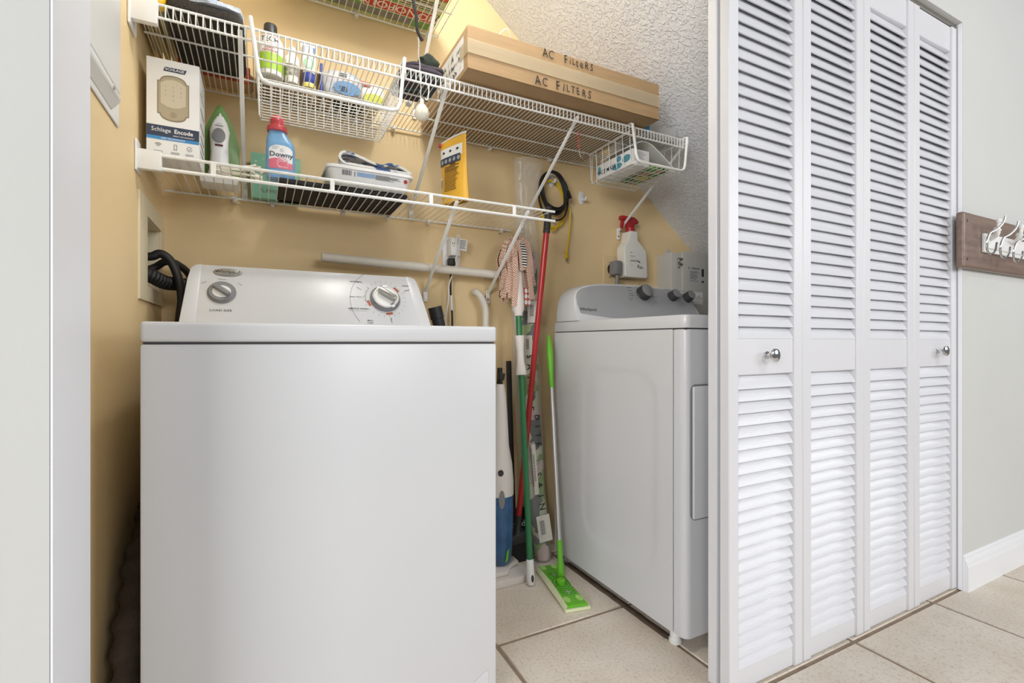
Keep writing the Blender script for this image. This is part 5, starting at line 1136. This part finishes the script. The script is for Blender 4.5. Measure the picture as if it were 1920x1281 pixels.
fr = curved(vx, vy, 0, .0505, .0505); fa = lambda px: asin(max(-1, min(1, ((PY(px, 900, vy-.03).x-vx)/.0505))))*.0505
printing(vc, (0, 0, 0), RI, UP, [('p', ell(fa(937), zv(938)+.02, .011, .034, 18))], grey, 'latch', bend=curved(vx, vy, 0, .0505, .0505, lift=.002))
printing(vc, (0, 0, 0), RI, UP, [('p', ell(fa(936), zv(880), .010, .012, 16))], dark, 'power_button', bend=curved(vx, vy, 0, .047, .047, lift=.003))
printing(vc, (0, 0, 0), RI, UP, [('r', fa(931), fa(951), zv(936), zv(934))], dark, 'tank_line', bend=curved(vx, vy, 0, .0505, .0505, lift=.001))
printing(vc, (0, 0, 0), RI, UP, [('t', 'POWERED', fa(938), zv(954), .010, .01), ('t', 'STICK VAC', fa(938), zv(960), .008, .01)], inkw, bend=curved(vx, vy, 0, .0505, .0505, lift=.001)) if 0 else None
printing(vc, (0, 0, 0), RI, UP, [('p', [(fa(943), zv(1045)), (fa(948), zv(1040)), (fa(951), zv(1020)), (fa(946), zv(1024))])], lime, 'green_clip', bend=curved(vx, vy, 0, .046, .046, lift=.003))
B().tube([(vx, vy+.01, zv(725)), (vx+.004, vy+.012, zv(712)), (vx+.006, vy+.014, zv(690))], .010, 12).done('neck', black, vc, smooth=True)
hq = PY(940, 706, vy-.005); B().obox(hq, (.022, .018, .026), RY(12)).bar((vx+.004, vy, zv(735)), hq, .010, .010).done('cord_hook', black, vc, bevel=.002)
B().tube(smoothpath([(vx+.02, vy-.035, zv(950)), (vx+.03, vy-.06, .03), (.86, 1.70, .05), (.90, 1.735, .10)]), .0025, 6).done('cord', black, vc, smooth=True) if 0 else None

# ------------------------------------------------------------------ coat rack on the right wall
bx0 = PY(1806, 450, YF-.022).x; bz0, bz1 = PY(1806, 503, YF-.012).z, PY(1806, 399, YF-.012).z
cr_ = thing('coat_rack', 'dark stained wooden board with a small white hook rail on the right wall', 'coat rack', (bx0+.5, YF, bz0))
wood = mat('stained_wood', (112, 92, 82), .30, rgb2=(138, 116, 102), vscale=6, stretch=(.6, 9, 9), bump=.15, bscale=40)
B().box(bx0, bx0+1.1, YF-.024, YF-.0005, bz0, bz1).done('board', wood, cr_, bevel=.009, seg=4)
rx0 = PY(1844, 450, YF-.030).x; rz0, rz1 = PY(1844, 473, YF-.03).z, PY(1844, 437, YF-.03).z
B().box(rx0, rx0+.75, YF-.034, YF-.0242, rz0, rz1).done('rail_frame', plasticw, cr_, bevel=.004)
B().box(rx0+.022, rx0+.73, YF-.038, YF-.0342, rz0+.014, rz1-.012).done('rail_panel', plasticw, cr_, bevel=.002)
for z in (bz0+.03, bz1-.03): B().lathe([(.005, 0), (.004, .001), (0, .001)], (bx0+.025, YF-.0242, z), 10, R=RX(90)).done('screw', dark, cr_)
for k in range(4):
    x = rx0+.012+.19*k
    hb_ = B().tube(smoothpath([(x+.03, YF-.036, rz1-.020), (x+.01, YF-.052, rz1-.016), (x-.012, YF-.066, rz1-.006), (x-.020, YF-.072, rz1+.012), (x-.020, YF-.074, rz1+.028)]), [.0055]*13+[.0065]*8+[.0085]*3+[.0075] if 0 else .006, 8).done('hook', plasticw, cr_, smooth=True)
    B().lathe([(0, -.009), (.007, -.005), (.009, .002), (.006, .009), (0, .011)], (x-.020, YF-.074, rz1+.030), 12).done('hook_tip', plasticw, hb_, smooth=True)
    for dx_ in (.018, .048): B().tube(smoothpath([(x+dx_, YF-.036, rz1-.014), (x+dx_, YF-.048, rz1-.006), (x+dx_, YF-.052, rz1+.008)]), .0045, 8).lathe([(0, -.006), (.007, 0), (.006, .006), (0, .009)], (x+dx_, YF-.052, rz1+.010), 12).done('hook_prong', plasticw, cr_, smooth=True)
hlab = ('first chrome wire hanger hook from the left on the white hook rail', 'second chrome wire hanger hook from the left on the white hook rail', 'chrome wire hanger hook at the right picture edge on the hook rail')
for k, (px, py) in enumerate(((1870, 468), (1895, 476), (1919, 484))):
    q = PY(px, py, YF-.085)
    pts = smoothpath([q+V((.030, -.01, .115)), q+V((.022, -.006, .090)), q+V((-.01, 0, .066)), q+V((-.040, .006, .052)), q+V((-.052, .010, .022)), q+V((-.040, .012, -.006)), q+V((-.010, .012, -.014)), q+V((.016, .010, .002)), q+V((.020, .008, .028))], 6)
    o = single(B().tube(pts, .0030, 8), 'hanger_hook', chrome, hlab[k], 'hanger', 'chrome hanger hooks on the coat rack', smooth=True)
